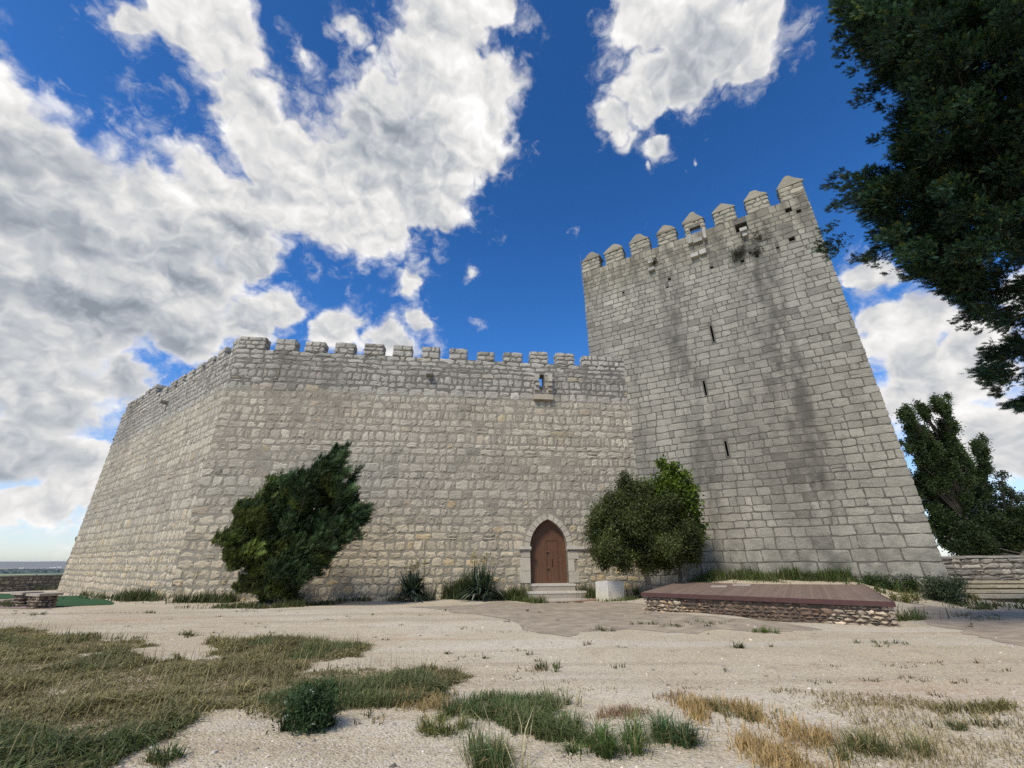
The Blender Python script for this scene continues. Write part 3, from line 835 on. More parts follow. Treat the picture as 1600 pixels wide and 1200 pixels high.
def branch_tubes(mb, root, targets, r0, rng, C, sag=.0):
    for tgt in targets:
        root_ = np.asarray(root(tgt) if callable(root) else root, float); n = 5
        pts = [root_ + (tgt - root_) * t + np.array([0, 0, sag * math.sin(math.pi * t)]) + rng.normal(0, .04, 3) * (0 < t < 1) for t in np.linspace(0, 1, n)]
        mb.tube(pts, np.linspace(r0, r0 * .25, n), 5, C)

# --- left juniper by the wall
rng = np.random.default_rng(51)
base = by_wall(428, 2.0)
DJ = float((base - CAM) @ FWD)
J_ = thing('juniper_tree', base, 'dark windswept juniper leaning right against the pale wall left of the door', 'tree')
jl = [(523, 722, 15), (516, 742, 22), (535, 770, 20), (495, 745, 20), (500, 775, 32), (468, 760, 28), (440, 768, 26), (452, 800, 36), (415, 790, 28), (398, 820, 30), (378, 815, 18), (375, 848, 30), (356, 852, 15), (366, 865, 20), (392, 800, 22), (545, 790, 14), (555, 815, 12), (508, 728, 14), (405, 858, 36), (440, 845, 40), (485, 820, 38), (525, 805, 30), (545, 812, 18), (540, 832, 22), (515, 842, 26), (480, 862, 34), (445, 885, 32), (412, 893, 26), (385, 912, 18), (405, 918, 18), (440, 912, 22), (468, 895, 18), (505, 866, 16), (372, 800, 10), (425, 925, 16), (365, 878, 18), (470, 878, 26), (392, 905, 24), (430, 912, 24), (458, 900, 22), (492, 880, 18), (410, 930, 14), (445, 928, 14)]
cl = lumpy(pxclumps(jl, DJ - .3, 1.0, rng, 1.1), 9, .27, rng, .78)
spk = []
for c, r in [cl[q] for q in rng.choice(len(cl), 150)]:
    d_ = np.array([rng.uniform(.15, .9), rng.normal(0, .25), rng.uniform(.5, 1.0)]); d_ /= np.linalg.norm(d_); o_ = c + d_ * np.max(r) * .8
    L_ = rng.uniform(.15, .34)
    for q in range(3): spk.append((o_ + d_ * L_ * q, np.array([.15, .15, .24]) * (1 - .28 * q)))
cl = cl + spk
P, D = clump_cloud(cl, 1350, rng, (.75, 0, .85), .3, .6)
px_, _ = zip(*[project(p) for p in P]); px_ = np.array(px_)
nzv = fbm(P[:, 0] * .9 + 40, P[:, 2] * .9 + 7, 91)
cg = greens(len(P), (.034, .058, .021), rng, .25)
yl = sstep(.5, .62, nzv + .25 * sstep(430, 350, px_))
cg = lerp(cg, greens(len(P), (.085, .105, .022), rng, .25), (yl * .85)[:, None]) * np.concatenate(TINT)[:, None]
mb = MB(); scatter(mb, *SPRAY, P, D, rng.uniform(.15, .32, len(P)) * np.where(rng.random(len(P)) < .2, 1.9, 1), cg * (.3 + 1.35 * fbm(P[:, 0] * 2.2, P[:, 2] * 2.2 + P[:, 1], 93))[:, None], rng, .6)
part('crown', mb, M_CONIFER, J_)
mb = MB(); tpt = at_depth(440, 860, DJ)
mb.tube([base - [0, 0, .2], base + [.05, 0, .9], tpt], [.2, .16, .1], 8, (.12, .10, .08))
branch_tubes(mb, base + np.array([.05, 0, .9]), [c for c, r in cl[::14]], .07, rng, (.12, .1, .08))
pale = [at_depth(372, 893, DJ - 1.2), at_depth(384, 896, DJ - 1.2), at_depth(395, 900, DJ - 1.1)]
mb.tube([base + [0, -.3, .5]] + pale[::-1], [.06, .05, .04, .02], 6, (.45, .42, .36))
part('trunk', mb, M_BARK, J_)

# --- right oak shrub and the lighter tree behind it
base = by_wall(1013, 2.6); DO = float((base - CAM) @ FWD)
O_ = thing('oak_tree', base, 'round dark green evergreen tree with bare lower trunk in the corner of wall and tower', 'tree')
ol = [(975, 752, 12), (980, 775, 22), (1005, 775, 24), (955, 790, 24), (940, 815, 22), (930, 835, 16), (985, 805, 38), (1020, 800, 34), (950, 845, 30), (985, 845, 40), (1030, 840, 42), (1060, 845, 32), (1070, 830, 22), (945, 868, 20), (975, 872, 26), (1010, 873, 26), (1045, 872, 26), (1075, 862, 20), (928, 815, 10), (1040, 790, 25), (1080, 845, 14)]
cl = lumpy(pxclumps(ol, DO - .2, .8, rng, 1.0), 9, .28, rng, .72)
P, D = clump_cloud(cl, 560, rng, (0, 0, .35), .35)
nzv = fbm(P[:, 0] * 1.2, P[:, 2] * 1.2, 95)
cg = greens(len(P), (.082, .100, .028), rng, .25) * ((.75 + .5 * nzv) * np.concatenate(TINT))[:, None]
mb = MB(); scatter(mb, *LEAFS_FINE, P, D, rng.uniform(.22, .36, len(P)), cg, rng)
part('crown', mb, M_LEAF, O_)
mb = MB(); b2 = at_depth(1004, 872, DO)
mb.tube([base - [0, 0, .2], lerp(base, b2, .35) + [.03, 0, 0], lerp(base, b2, .75) - [.04, 0, 0], at_depth(1008, 830, DO)], [.17, .15, .14, .08], 9, (.30, .27, .22))
branch_tubes(mb, b2, [c for c, r in cl[::14]], .06, rng, (.2, .18, .15))
part('trunk', mb, M_BARK, O_)
b = by_wall(1060, 1.9); DV = float((b - CAM) @ FWD)
V_ = thing('fig_tree', b, 'bright yellow green broad leaved tree rising behind the dark round tree', 'tree')
vl = [(1045, 742, 14), (1040, 760, 20), (1065, 765, 22), (1062, 785, 26), (1080, 785, 16), (1085, 805, 14), (1082, 822, 18), (1075, 840, 18), (1090, 838, 10), (1055, 810, 26), (1030, 775, 16), (1035, 726, 5), (1052, 728, 5), (1070, 745, 6)]
cl = lumpy(pxclumps(vl, DV - .3, .4, rng, 1.0), 4, .4, rng, .75)
P, D = clump_cloud(cl, 210, rng, (0, 0, .3), .35)
cg = greens(len(P), (.13, .18, .022), rng, .22, (.07, .11, .02), .35)
mb = MB(); scatter(mb, *LEAFS, P, D, rng.uniform(.26, .4, len(P)), cg, rng)
part('crown', mb, M_LEAF, V_)
mb = MB(); mb.tube([b - [0, 0, .2], at_depth(1062, 860, DV), at_depth(1058, 800, DV)], [.12, .1, .06], 7, (.22, .2, .16))
branch_tubes(mb, at_depth(1062, 860, DV), [c for c, r in cl[::5]], .045, rng, (.2, .18, .14)); part('trunk', mb, M_BARK, V_)

# --- big cypress reaching into the upper right
rng = np.random.default_rng(57)
TB = np.array([14.0, 8.6, 0.0]); TB[2] = gz(TB[0], TB[1])
CY = thing('cypress_tree', TB, 'huge near black cypress reaching in over the upper right corner', 'tree')
outline = np.array([(1312, -40), (1300, 8), (1318, 40), (1300, 60), (1305, 75), (1320, 92), (1302, 118), (1330, 118), (1345, 140), (1328, 160), (1360, 172), (1395, 175), (1400, 195), (1365, 215), (1360, 225), (1400, 228), (1398, 252), (1420, 262), (1385, 262), (1350, 245), (1345, 268), (1300, 270), (1292, 302), (1300, 335), (1340, 320), (1345, 345), (1310, 345), (1268, 368), (1285, 395), (1310, 410), (1350, 405), (1390, 428), (1440, 445), (1480, 462), (1510, 480), (1490, 505), (1530, 520), (1545, 545), (1528, 575), (1545, 600), (1580, 640), (1640, 655), (1800, 640), (1800, -60)], float)
cand = rng.uniform((1262, -60), (1720, 660), (3300, 2)); cand = cand[inside(cand, outline)]
def edge_d(p):
    q = outline; e = np.roll(outline, -1, 0) - q; t = np.clip(((p - q) * e).sum(1) / (e * e).sum(1), 0, 1)
    return np.min(np.linalg.norm(p - q - t[:, None] * e, axis=1))
cyl = []
for p in cand:
    d_ = edge_d(p)
    gap = fbm(np.array([p[0] / 70]), np.array([p[1] / 50]), 71)[0]
    if gap > (.55 if d_ < 45 else .62) and d_ > 8: continue
    if 1530 < p[0] and 395 < p[1] < 480 and rng.random() < .75: continue
    
    dp = 10.5 + 3.2 * (rng.random() - .5) * min(1, .25 + d_ / 90) + (rng.random() < .5) * min(2.5, d_ / 60)
    r = min(max(6.0, d_ * .9), rng.uniform(13, 24)) * dp / F
    cyl.append((at_depth(p[0], p[1], dp), (r * 1.2, r * 1.1, r * .7) if d_ > 26 else (r * 1.7, r * 1.2, r * .42)))
P, D = clump_cloud(cyl, 1300, rng, (-.8, -.2, -.5), .25, .7)
ax = P - (TB + np.array([0, 0, 0])); ax[:, 2] *= .15; ax /= np.linalg.norm(ax, axis=1, keepdims=True)
D = D + ax * .7
cg = greens(len(P), (.022, .046, .026), rng, .3, (.06, .072, .02), .12) * np.concatenate(TINT)[:, None]
mb = MB(); scatter(mb, *SPRAY_FINE, P, D, rng.uniform(.10, .22, len(P)), cg, rng, .6)
# the rest of the crown, outside the picture
extra = []
for _ in range(420):
    z = rng.uniform(5, 21); rr = 4.6 * (1 - ((z - 5) / 19) ** 1.5) * math.sqrt(rng.random()); a = rng.uniform(-2.2, 1.9)
    c = TB + np.array([rr * math.cos(a), rr * math.sin(a), z])
    x_, y_ = project(c)
    if np.linalg.norm(c - CAM) < 9 or ((c - CAM) @ FWD > .3 and x_ < 1760 and y_ > -160): continue
    extra.append((c, (.8, .8, .5)))
P, D = clump_cloud(extra, 40, rng, (0, 0, -.3), .3)
scatter(mb, *SPRAY, P, D, rng.uniform(.35, .6, len(P)), greens(len(P), (.02, .044, .03), rng, .3), rng, .4)
part('crown', mb, M_CONIFER, CY)
mb = MB()
mb.tube([TB - [0, 0, .3], TB + [.05, 0, 4], TB + [-.1, .1, 9], TB + [-.2, .2, 15], TB + [-.1, .2, 21]], [.42, .36, .28, .18, .05], 10, (.05, .042, .034))
def rootf(t): z = max(2.5, (t[2] - TB[2]) - .22 * np.linalg.norm((t - TB)[:2])); return TB + np.array([-.05, .05, min(z, 20)])
sel = [c for c, r in cyl[::22]]
branch_tubes(mb, lambda t: lerp(rootf(t), t, .6), sel, .04, rng, (.045, .038, .03), -.25)
part('trunk', mb, M_BARK, CY)

# --- trees beyond the low wall on the right
def far_tree(name, pxl, pbase, Yd, base_c, label, lean, n_d, sz, seed, alt=None):
    rng = np.random.default_rng(seed)
    b = at_Y(pbase[0], pbase[1], Yd); b[2] = gz(b[0], b[1]); dep = float((b - CAM) @ FWD) + 0.0
    t = thing(name, b, label, 'tree', 'trees beyond the low wall')
    cl = pxclumps(pxl, dep + 1.5, 1.0, rng, 1.0)
    if name == 'poplar_tree': cl = [(c, r * np.array([.8, .8, 2.0])) for c, r in cl]
    P, D = clump_cloud(cl, n_d * 1.8, rng, lean, .35, .8); sz *= .72
    mb = MB(); scatter(mb, *LEAFS, P, D, rng.uniform(sz * .7, sz * 1.3, len(P)), greens(len(P), base_c, rng, .28, alt, .2), rng); part('crown', mb, M_LEAF, t)
    mb = MB(); top = max(cl, key=lambda c: c[0][2])[0]
    mb.tube([b - [0, 0, .3], lerp(b, top, .3), lerp(b, top, .65), top], [.3, .22, .14, .04], 7, (.16, .14, .11))
    br = lambda tg: lerp(b, top, min(.8, max(.12, .75 * (tg[2] - b[2]) / (top[2] - b[2]) - .08)))
    branch_tubes(mb, br, [c for c, r in cl], .07, rng, (.14, .12, .1)); part('trunk', mb, M_BARK, t)
    return t
def column(x0, y0, x1, y1, w, n, rng):
    out = []
    for i in range(n):
        t = rng.random(); ww = w * (.35 + .75 * min(1, 2.2 * t)) * (1 if t < .85 else .8)
        out.append((x0 + (x1-x0) * t + rng.normal(0, ww * .42), y0 + (y1-y0) * t + rng.normal(0, 4), rng.uniform(3.2, 7)))
    return out
rr_ = np.random.default_rng(8)
far_tree('poplar_tree', column(1452, 690, 1500, 860, 34, 90, rr_) + column(1470, 626, 1512, 855, 27, 110, rr_) + column(1416, 642, 1480, 850, 24, 95, rr_) + column(1442, 636, 1478, 830, 22, 70, rr_), (1512, 868), 41, (.052, .080, .026), 'tallest poplar bent by the wind right behind the tower edge', (-.4, 0, .7), 200, .42, 81)
far_tree('poplar_tree', column(1530, 690, 1535, 860, 22, 95, rr_) + column(1508, 712, 1525, 850, 18, 60, rr_), (1535, 868), 43, (.052, .08, .028), 'second poplar with a slim pointed top, right of the tallest one', (-.3, 0, .8), 200, .42, 82)
far_tree('elm_tree', [(1565, 742, 7), (1562, 760, 9), (1575, 770, 9), (1555, 780, 9), (1585, 782, 8), (1570, 790, 11), (1590, 800, 10), (1560, 810, 12), (1578, 815, 12), (1548, 795, 7), (1600, 778, 9), (1605, 800, 12)], (1572, 868), 46, (.05, .062, .028), 'sparse light topped tree above the dark bushes at the right edge', (0, 0, .6), 130, .42, 83)
far_tree('bushy_tree', [(1515, 835, 20), (1545, 825, 22), (1570, 832, 24), (1600, 820, 30), (1530, 852, 22), (1560, 855, 24), (1590, 850, 26), (1620, 845, 30), (1500, 858, 14), (1640, 815, 30)], (1580, 872), 38, (.026, .042, .014), 'broad dark bush mass directly over the low wall', (0, 0, .5), 240, .42, 84, (.045, .06, .015))

# ------------------------------------------------------------------ grass
def blades(mb, P, h, w, az, lean, C0_, C1_):
    N = len(P); sx = np.stack([np.cos(az), np.sin(az), 0 * az], 1); ln = np.stack([np.cos(az + 1.57), np.sin(az + 1.57), 0 * az], 1)
    up = np.array([0, 0, 1.0])
    m = P + up * (h * .6)[:, None] + ln * (lean * .3)[:, None]; t = P + up * (h * np.sqrt(np.clip(1 - (lean / np.maximum(h, .01)) ** 2 * .35, .15, 1)))[:, None] + ln * lean[:, None]
    ww = (w / 2)[:, None]
    V = np.stack([P - sx * ww, P + sx * ww, m + sx * ww * .7, m - sx * ww * .7, t], 1)
    C = np.stack([C0_, C0_, (C0_ + C1_) / 2, (C0_ + C1_) / 2, C1_], 1)
    o = (np.arange(N) * 5)[:, None]
    mb.add(V.reshape(-1, 3), [np.array([[0, 1, 2, 3]]) + o[:, :1], np.array([[3, 2, 4]]) + o[:, :1]], C.reshape(-1, 3))
def poly_points(poly_px, n, rng, jag=.25):
    P = np.array([on_ground(*p)[:2] for p in poly_px]); lo, hi = P.min(0) - .3, P.max(0) + .3
    out = []
    tot = 0
    while tot < n:
        g = rng.uniform(lo, hi, (n, 2)); gj = g + jag * 2 * np.stack([fbm(g[:, 0] * 1.5, g[:, 1] * 1.5, 101) - .47, fbm(g[:, 0] * 1.5, g[:, 1] * 1.5, 102) - .47], 1) + rng.normal(0, .06, g.shape)
        k = g[inside(gj, P)]; out.append(k); tot += len(k)
        if len(k) == 0: break
    return np.concatenate(out)[:n]
def with_z(g): return np.column_stack([g, ground(g[:, 0], g[:, 1])])
G1 = [(-260, 985), (0, 985), (60, 985), (115, 1000), (215, 1004), (235, 1012), (120, 1020), (200, 1034), (330, 1030), (325, 1006), (360, 1000), (450, 998), (485, 1010), (600, 1012), (585, 1024), (515, 1032), (505, 1044), (600, 1046), (655, 1050), (725, 1066), (690, 1085), (640, 1085), (620, 1100), (545, 1102), (520, 1112), (440, 1128), (385, 1108), (330, 1104), (290, 1130), (245, 1160), (140, 1196), (60, 1260), (-300, 1260)]
rng = np.random.default_rng(61)
mb = MB()
g = poly_points(G1, 170000, rng, .55)
dens = fbm(g[:, 0] * .9, g[:, 1] * .9, 111)
dd2 = np.hypot(g[:, 0], g[:, 1])
keep = rng.random(len(g)) < np.clip((dens - .25) * 5.5, .55, 1) * np.clip(5.5 / dd2 + .35, 0, 1)
g = g[keep]; dens = dens[keep]; P = with_z(g); N = len(P)
pxy = np.array([project(p) for p in P])
green = sstep(1085, 1165, pxy[:, 1] + 60 * (fbm(g[:, 0] * .8, g[:, 1] * .8, 113) - .5)) * sstep(520, 300, pxy[:, 0]) + .75 * sstep(380, 480, pxy[:, 0]) * sstep(1040, 1080, pxy[:, 1]) + .5 * sstep(.55, .66, fbm(g[:, 0] * .6 + 7, g[:, 1] * .6, 114))
green = np.clip(green, 0, 1)
tan = np.array([.37, .31, .15]); olv = np.array([.21, .185, .085]); grn = np.array([.10, .125, .048])
mixn = rng.random(N)
c1 = lerp(tan[None], olv[None], (sstep(.2, .8, mixn + .6 * (fbm(g[:, 0] * .5, g[:, 1] * .5, 119) - .47)))[:, None]); c1 = lerp(c1, grn[None], (green * np.where(rng.random(N) < .85, 1, .2))[:, None])
pb = sstep(.5, .66, fbm(g[:, 0] * 1.1 + 31, g[:, 1] * 1.7, 118)); c1 = lerp(c1, np.array([[.22, .175, .085]]), (pb * .75 * (1 - green))[:, None])
c1 = c1 * np.exp(rng.normal(0, .22, N))[:, None]
hh = (.04 + .10 * rng.random(N) ** 1.6) * (.38 + 1.3 * np.clip(dens - .1, 0, 1)) * (1 + .35 * green) * np.clip((fbm(g[:, 0] * 2.3, g[:, 1] * 2.3, 117) - .25) * 4.2, .2, 1.9)
blades(mb, P - [0, 0, .015], hh, rng.uniform(.006, .014, N) * (1 + dd2[keep] / 14), rng.uniform(0, 6.28, N), hh * rng.uniform(.5, 2.1, N), c1 * .75, c1 * 1.15)
g = poly_points(G1, 70000, rng, .55); P = with_z(g); N = len(P); hh = rng.uniform(.02, .055, N)
cc = lerp(np.array([[.34, .27, .145]]), np.array([[.20, .165, .08]]), rng.random((N, 1))) * np.exp(rng.normal(0, .25, N))[:, None]
blades(mb, P - [0, 0, .006], hh, rng.uniform(.006, .013, N) * (1 + np.hypot(g[:, 0], g[:, 1]) / 14), rng.uniform(0, 6.28, N), hh * rng.uniform(.8, 2.6, N), cc * .85, cc * 1.1)
# greener strips that run out over the sand
for G2, n2_ in (([(690, 1092), (760, 1088), (830, 1105), (870, 1126), (930, 1150), (965, 1176), (900, 1170), (850, 1152), (800, 1134), (740, 1128), (690, 1114)], 9000), ([(430, 1078), (560, 1058), (660, 1060), (705, 1074), (620, 1100), (520, 1110), (440, 1122)], 9000), ([(330, 1012), (450, 1002), (600, 1014), (520, 1030), (400, 1030)], 5000)):
    g = poly_points(G2, n2_, rng, .5); d_ = fbm(g[:, 0] * 2.2, g[:, 1] * 2.2, 171); k_ = rng.random(len(g)) < np.clip((d_ - .33) * 6, .05, 1); g = g[k_]; d_ = d_[k_]; P = with_z(g); N = len(P)
    hh = (.04 + .13 * rng.random(N)) * (.3 + 1.4 * d_); cc = lerp(np.array([[.125, .16, .06]]), np.array([[.22, .21, .095]]), rng.random((N, 1)) ** 2) * np.exp(rng.normal(0, .25, N))[:, None]
    blades(mb, P - [0, 0, .01], hh, rng.uniform(.007, .014, N), rng.uniform(0, 6.28, N), hh * rng.uniform(.2, 1.5, N), cc * .75, cc * 1.15)
# seed heads standing above it
g = poly_points(G1, 1500, rng); P = with_z(g); N = len(P); hh = rng.uniform(.2, .38, N); c = np.tile([.42, .34, .19], (N, 1)) * np.exp(rng.normal(0, .2, N))[:, None]
blades(mb, P, hh, rng.uniform(.006, .01, N), rng.uniform(0, 6.28, N), hh * rng.uniform(.1, .5, N), c * .7, c)
solo('grass', mb, M_GRASS, kind='stuff', label='tan and olive meadow grass spreading over the left foreground', cat='grass')

mb = MB(); rng = np.random.default_rng(67)
# dry straw and thin sparse grass on the right
for poly, n, c, h0, wd in (([(1080, 1105), (1130, 1098), (1195, 1112), (1240, 1128), (1300, 1150), (1320, 1200), (1200, 1215), (1150, 1180), (1095, 1150)], 5200, (.45, .31, .14), .10, .009),
                           ([(1200, 1085), (1400, 1090), (1560, 1105), (1700, 1130), (1800, 1300), (1250, 1300), (1260, 1180), (1330, 1130)], 8500, (.40, .32, .19), .055, .008),
                           ([(1190, 1085), (1330, 1078), (1560, 1100), (1500, 1118), (1330, 1105), (1240, 1112)], 1800, (.30, .23, .12), .045, .011),
                           ([(935, 1118), (985, 1105), (1015, 1112), (1010, 1122), (955, 1124)], 520, (.30, .20, .12), .06, .009),
                           ([(1040, 1092), (1080, 1090), (1085, 1098), (1045, 1098)], 160, (.30, .19, .11), .05, .010),
                           ([(815, 1045), (850, 1038), (848, 1050), (820, 1052)], 200, (.27, .19, .11), .06, .011),
                           ([(575, 1090), (660, 1075), (720, 1085), (690, 1120), (640, 1110), (600, 1105)], 2200, (.36, .27, .13), .08, .01),
                           ([(1440, 1108), (1575, 1100), (1580, 1112), (1480, 1118)], 700, (.2, .17, .07), .08, .012)):
    g = poly_points(poly, n, rng, .3); keep = rng.random(len(g)) < np.clip((fbm(g[:, 0] * 1.8, g[:, 1] * 1.8, 121) - .36) * 5, .03, 1)
    P = with_z(g[keep]); N = len(P); cc = np.tile(c, (N, 1)) * np.exp(rng.normal(0, .25, N))[:, None]
    hh = h0 * rng.uniform(.5, 1.6, N); blades(mb, P - [0, 0, .01], hh, rng.uniform(.6, 1.4, N) * wd, rng.uniform(0, 6.28, N), hh * rng.uniform(.3, 1.2, N), cc * .85, cc * 1.1)
solo('dry_grass', mb, M_GRASS, kind='stuff', label='golden straw and thin dry grass in the right foreground', cat='grass')

# weeds along the wall feet
mb = MB(); rng = np.random.default_rng(71)
def weed_strip(pts, n, hgt, c, depth=.8, wd=.03, off=.4):
    """a ragged band of weeds along a base line of pixels on the ground"""
    W = np.array([on_ground(*p) for p in pts])
    for w_, (px_, py_) in zip(W, pts):       # keep the band in front of the walls
        for P_, n_, lo_, hi_ in ((A0, nF, A0[0], J[0]), (TL, nT, J[0], TR[0])):
            k_ = at_plane(px_, 900, P_ + n_ * off, n_)
            if lo_ - .5 < k_[0] < hi_ + .5 and (w_ - P_) @ n_ < off: w_[:] = k_
    sl = np.linalg.norm(np.diff(W, axis=0), axis=1); k = rng.choice(len(sl), n, p=sl / sl.sum()); t = rng.random(n)
    g = W[k, :2] + (W[k + 1, :2] - W[k, :2]) * t[:, None]; g = g + rng.normal(0, 1, (n, 2)) * [depth * .35, depth * .5]
    f = fbm(g[:, 0] * 1.1, g[:, 1] * 1.1, 131); keep = rng.random(n) < np.clip((f - .40) * 7, .02, 1)
    P = with_z(g[keep]); N = len(P); f = f[keep]
    hh = hgt * rng.uniform(.2, 1.15, N) * (.1 + 2.4 * np.clip(f - .2, 0, 1) * (.5 + fbm(g[keep][:, 0] * 4, g[keep][:, 1] * 4, 133))); cc = np.tile(c, (N, 1)) * np.exp(rng.normal(0, .3, N))[:, None]
    br = rng.random(N) < .16; cc[br] = np.array([.2, .16, .08]) * np.exp(rng.normal(0, .2, br.sum()))[:, None]
    blades(mb, P - [0, 0, .03], hh, rng.uniform(.6, 1.5, N) * wd, rng.uniform(0, 6.28, N), hh * rng.uniform(.1, .9, N), cc * .8, cc * 1.15)
weed_strip([(185, 937), (260, 940), (340, 941), (400, 942), (450, 941), (500, 938)], 9000, .6, (.075, .095, .04))
weed_strip([(120, 930), (180, 936)], 1200, .4, (.07, .09, .04))
weed_strip([(300, 948), (420, 950), (550, 942)], 3500, .28, (.09, .105, .04))
weed_strip([(500, 938), (560, 939), (625, 938)], 1500, .4, (.09, .10, .045))
weed_strip([(665, 935), (700, 934), (735, 933)], 3800, 1.25, (.07, .10, .04), .5)
weed_strip([(740, 934), (780, 931), (820, 928)], 3000, .75, (.085, .115, .035), .6)
weed_strip([(790, 935), (830, 940), (850, 942)], 900, .35, (.08, .11, .03), .5)
weed_strip([(905, 922), (935, 922), (975, 920), (1005, 925)], 3200, .8, (.065, .09, .03), .8)
weed_strip([(940, 938), (970, 940), (1000, 932)], 1200, .25, (.08, .11, .03), .6)
weed_strip([(1085, 906), (1150, 905), (1220, 904), (1300, 905), (1350, 908), (1400, 908)], 5200, .6, (.075, .11, .03), .8)
weed_strip([(1390, 966), (1420, 968), (1440, 960)], 1400, .4, (.075, .105, .035), .7)
weed_strip([(1500, 940), (1550, 943), (1620, 945)], 1600, .3, (.08, .10, .035), .8)
weed_strip([(0, 945), (30, 948)], 500, .3, (.07, .09, .04), .6)
weed_strip([(-60, 922), (20, 922), (88, 922)], 1600, .55, (.11, .115, .06), .8, .05)
weed_strip([(1075, 906), (1150, 905), (1220, 904), (1300, 905), (1370, 908)], 4200, .4, (.085, .115, .035), .9, .03, 1.5)
for yy_ in (911, 919, 927, 935):
    weed_strip([(1505, yy_), (1560, yy_), (1640, yy_)], 1500, .16, (.30, .24, .11), .5, .02)
solo('weeds', mb, M_GRASS, kind='stuff', label='ragged green weeds along the foot of the castle walls', cat='weeds')

# scattered low sprouts on the sand
mb = MB()
def tuft(mb, c, r, h, n, colr, rng, wd=.012, dead=.12, up=.6):
    ns = max(1, int(4 + r * 14)); sub = rng.normal(0, .42, (ns, 2)) * r * [1.25, .8]; sh = rng.uniform(.45, 1.1, ns); sr = rng.uniform(.2, .45, ns) * r
    k = rng.integers(0, ns, n); a = rng.uniform(0, 6.28, n); q = sr[k] * np.abs(rng.normal(0, .55, n))
    g = c[:2] + sub[k] + np.column_stack([q * np.cos(a), q * np.sin(a)]); P = with_z(g)
    hh = h * sh[k] * rng.uniform(.25, 1.15, n); cc = np.tile(colr, (n, 1)) * np.exp(rng.normal(0, .32, n))[:, None] * (.8 + .4 * rng.random(ns))[k][:, None]
    br = rng.random(n) < dead; cc[br] = np.array([.28, .22, .11]) * np.exp(rng.normal(0, .2, br.sum()))[:, None]
    oa = np.arctan2(g[:, 1] - c[1], g[:, 0] - c[0]); az = np.where(rng.random(n) < .5, oa, a) - 1.57 + rng.normal(0, .7, n)
    blades(mb, P - [0, 0, .015], hh, rng.uniform(.5, 1.3, n) * wd, az, hh * rng.uniform(.15, 1.5, n), cc * .7, cc * 1.2)
rng = np.random.default_rng(73)
for _ in range(150):
    px, py = rng.uniform(20, 1590), 955 + 180 * rng.random() ** 2
    c = on_ground(px, py)
    if c[1] > 24: continue
    tuft(mb, c, rng.uniform(.06, .22), rng.uniform(.04, .12), 30, (.10, .10, .04) if rng.random() < .6 else (.2, .14, .07), rng, .014)
for px, py, r in ((295, 993, .3), (520, 930, .3), (880, 942, .35), (905, 940, .3), (1010, 975, .35), (1050, 978, .4), (1100, 975, .45), (945, 985, .3), (1380, 1005, .5), (180, 1015, .5), (1515, 962, .7), (1545, 968, .6), (60, 960, .3), (240, 958, .3), (190, 1000, .5), (1150, 1012, .2), (845, 1045, .3)):
    tuft(mb, on_ground(px, py), r, .16, 110, (.10, .115, .045), rng, .016)
solo('sprouts', mb, M_GRASS, kind='stuff', label='tiny low sprouts dotted over the bare sand', cat='weeds')

# separate weed clumps in the foreground, each its own thing
TUFTS = [
 (482, 1140, .24, .34, 700, (.045, .075, .028), 'dark leafy weed bush with white flowers at the edge of the grass', .02),
 (690, 1140, .34, .26, 700, (.13, .14, .045), 'yellowish green grass clump below the dark green strip', .1),
 (735, 1108, .42, .26, 850, (.065, .10, .035), 'dark green grass clump at the left end of the winding strip', .1),
 (790, 1118, .42, .25, 850, (.07, .105, .035), 'dark green grass clump in the middle of the winding strip', .1),
 (865, 1140, .34, .22, 600, (.075, .115, .035), 'small bright green clump at the right end of the winding strip', .1),
 (865, 1106, .26, .3, 300, (.10, .13, .06), 'thin wispy grass clump with tall stalks above the winding strip', .15),
 (922, 1172, .40, .34, 1100, (.07, .11, .03), 'full dark green clump at the bottom centre beside the bare sand', .08),
 (770, 1192, .40, .34, 900, (.08, .11, .04), 'clump with pale seed stalks cut by the bottom edge', .2),
 (1055, 1158, .46, .33, 1100, (.07, .105, .045), 'grey green rounded clump left of the golden straw', .12),
 (1145, 1118, .36, .22, 450, (.09, .105, .04), 'green clump growing out of the golden straw', .25),
 (1365, 1175, .50, .26, 900, (.12, .125, .05), 'wide olive clump in the pale dry grass at bottom right', .3),
 (1500, 1138, .26, .16, 300, (.10, .11, .05), 'small green clump among dry grass near the right edge', .3),
 (1196, 988, .32, .26, 420, (.09, .13, .03), 'small lone green clump on the sand before the stage', .05),
 (265, 1192, .22, .22, 350, (.06, .085, .03), 'small dark clump with dry twigs at the bottom left', .2),
 (1415, 968, .75, .45, 800, (.08, .11, .04), 'grey green weed clump at the right end of the stage', .1),
]
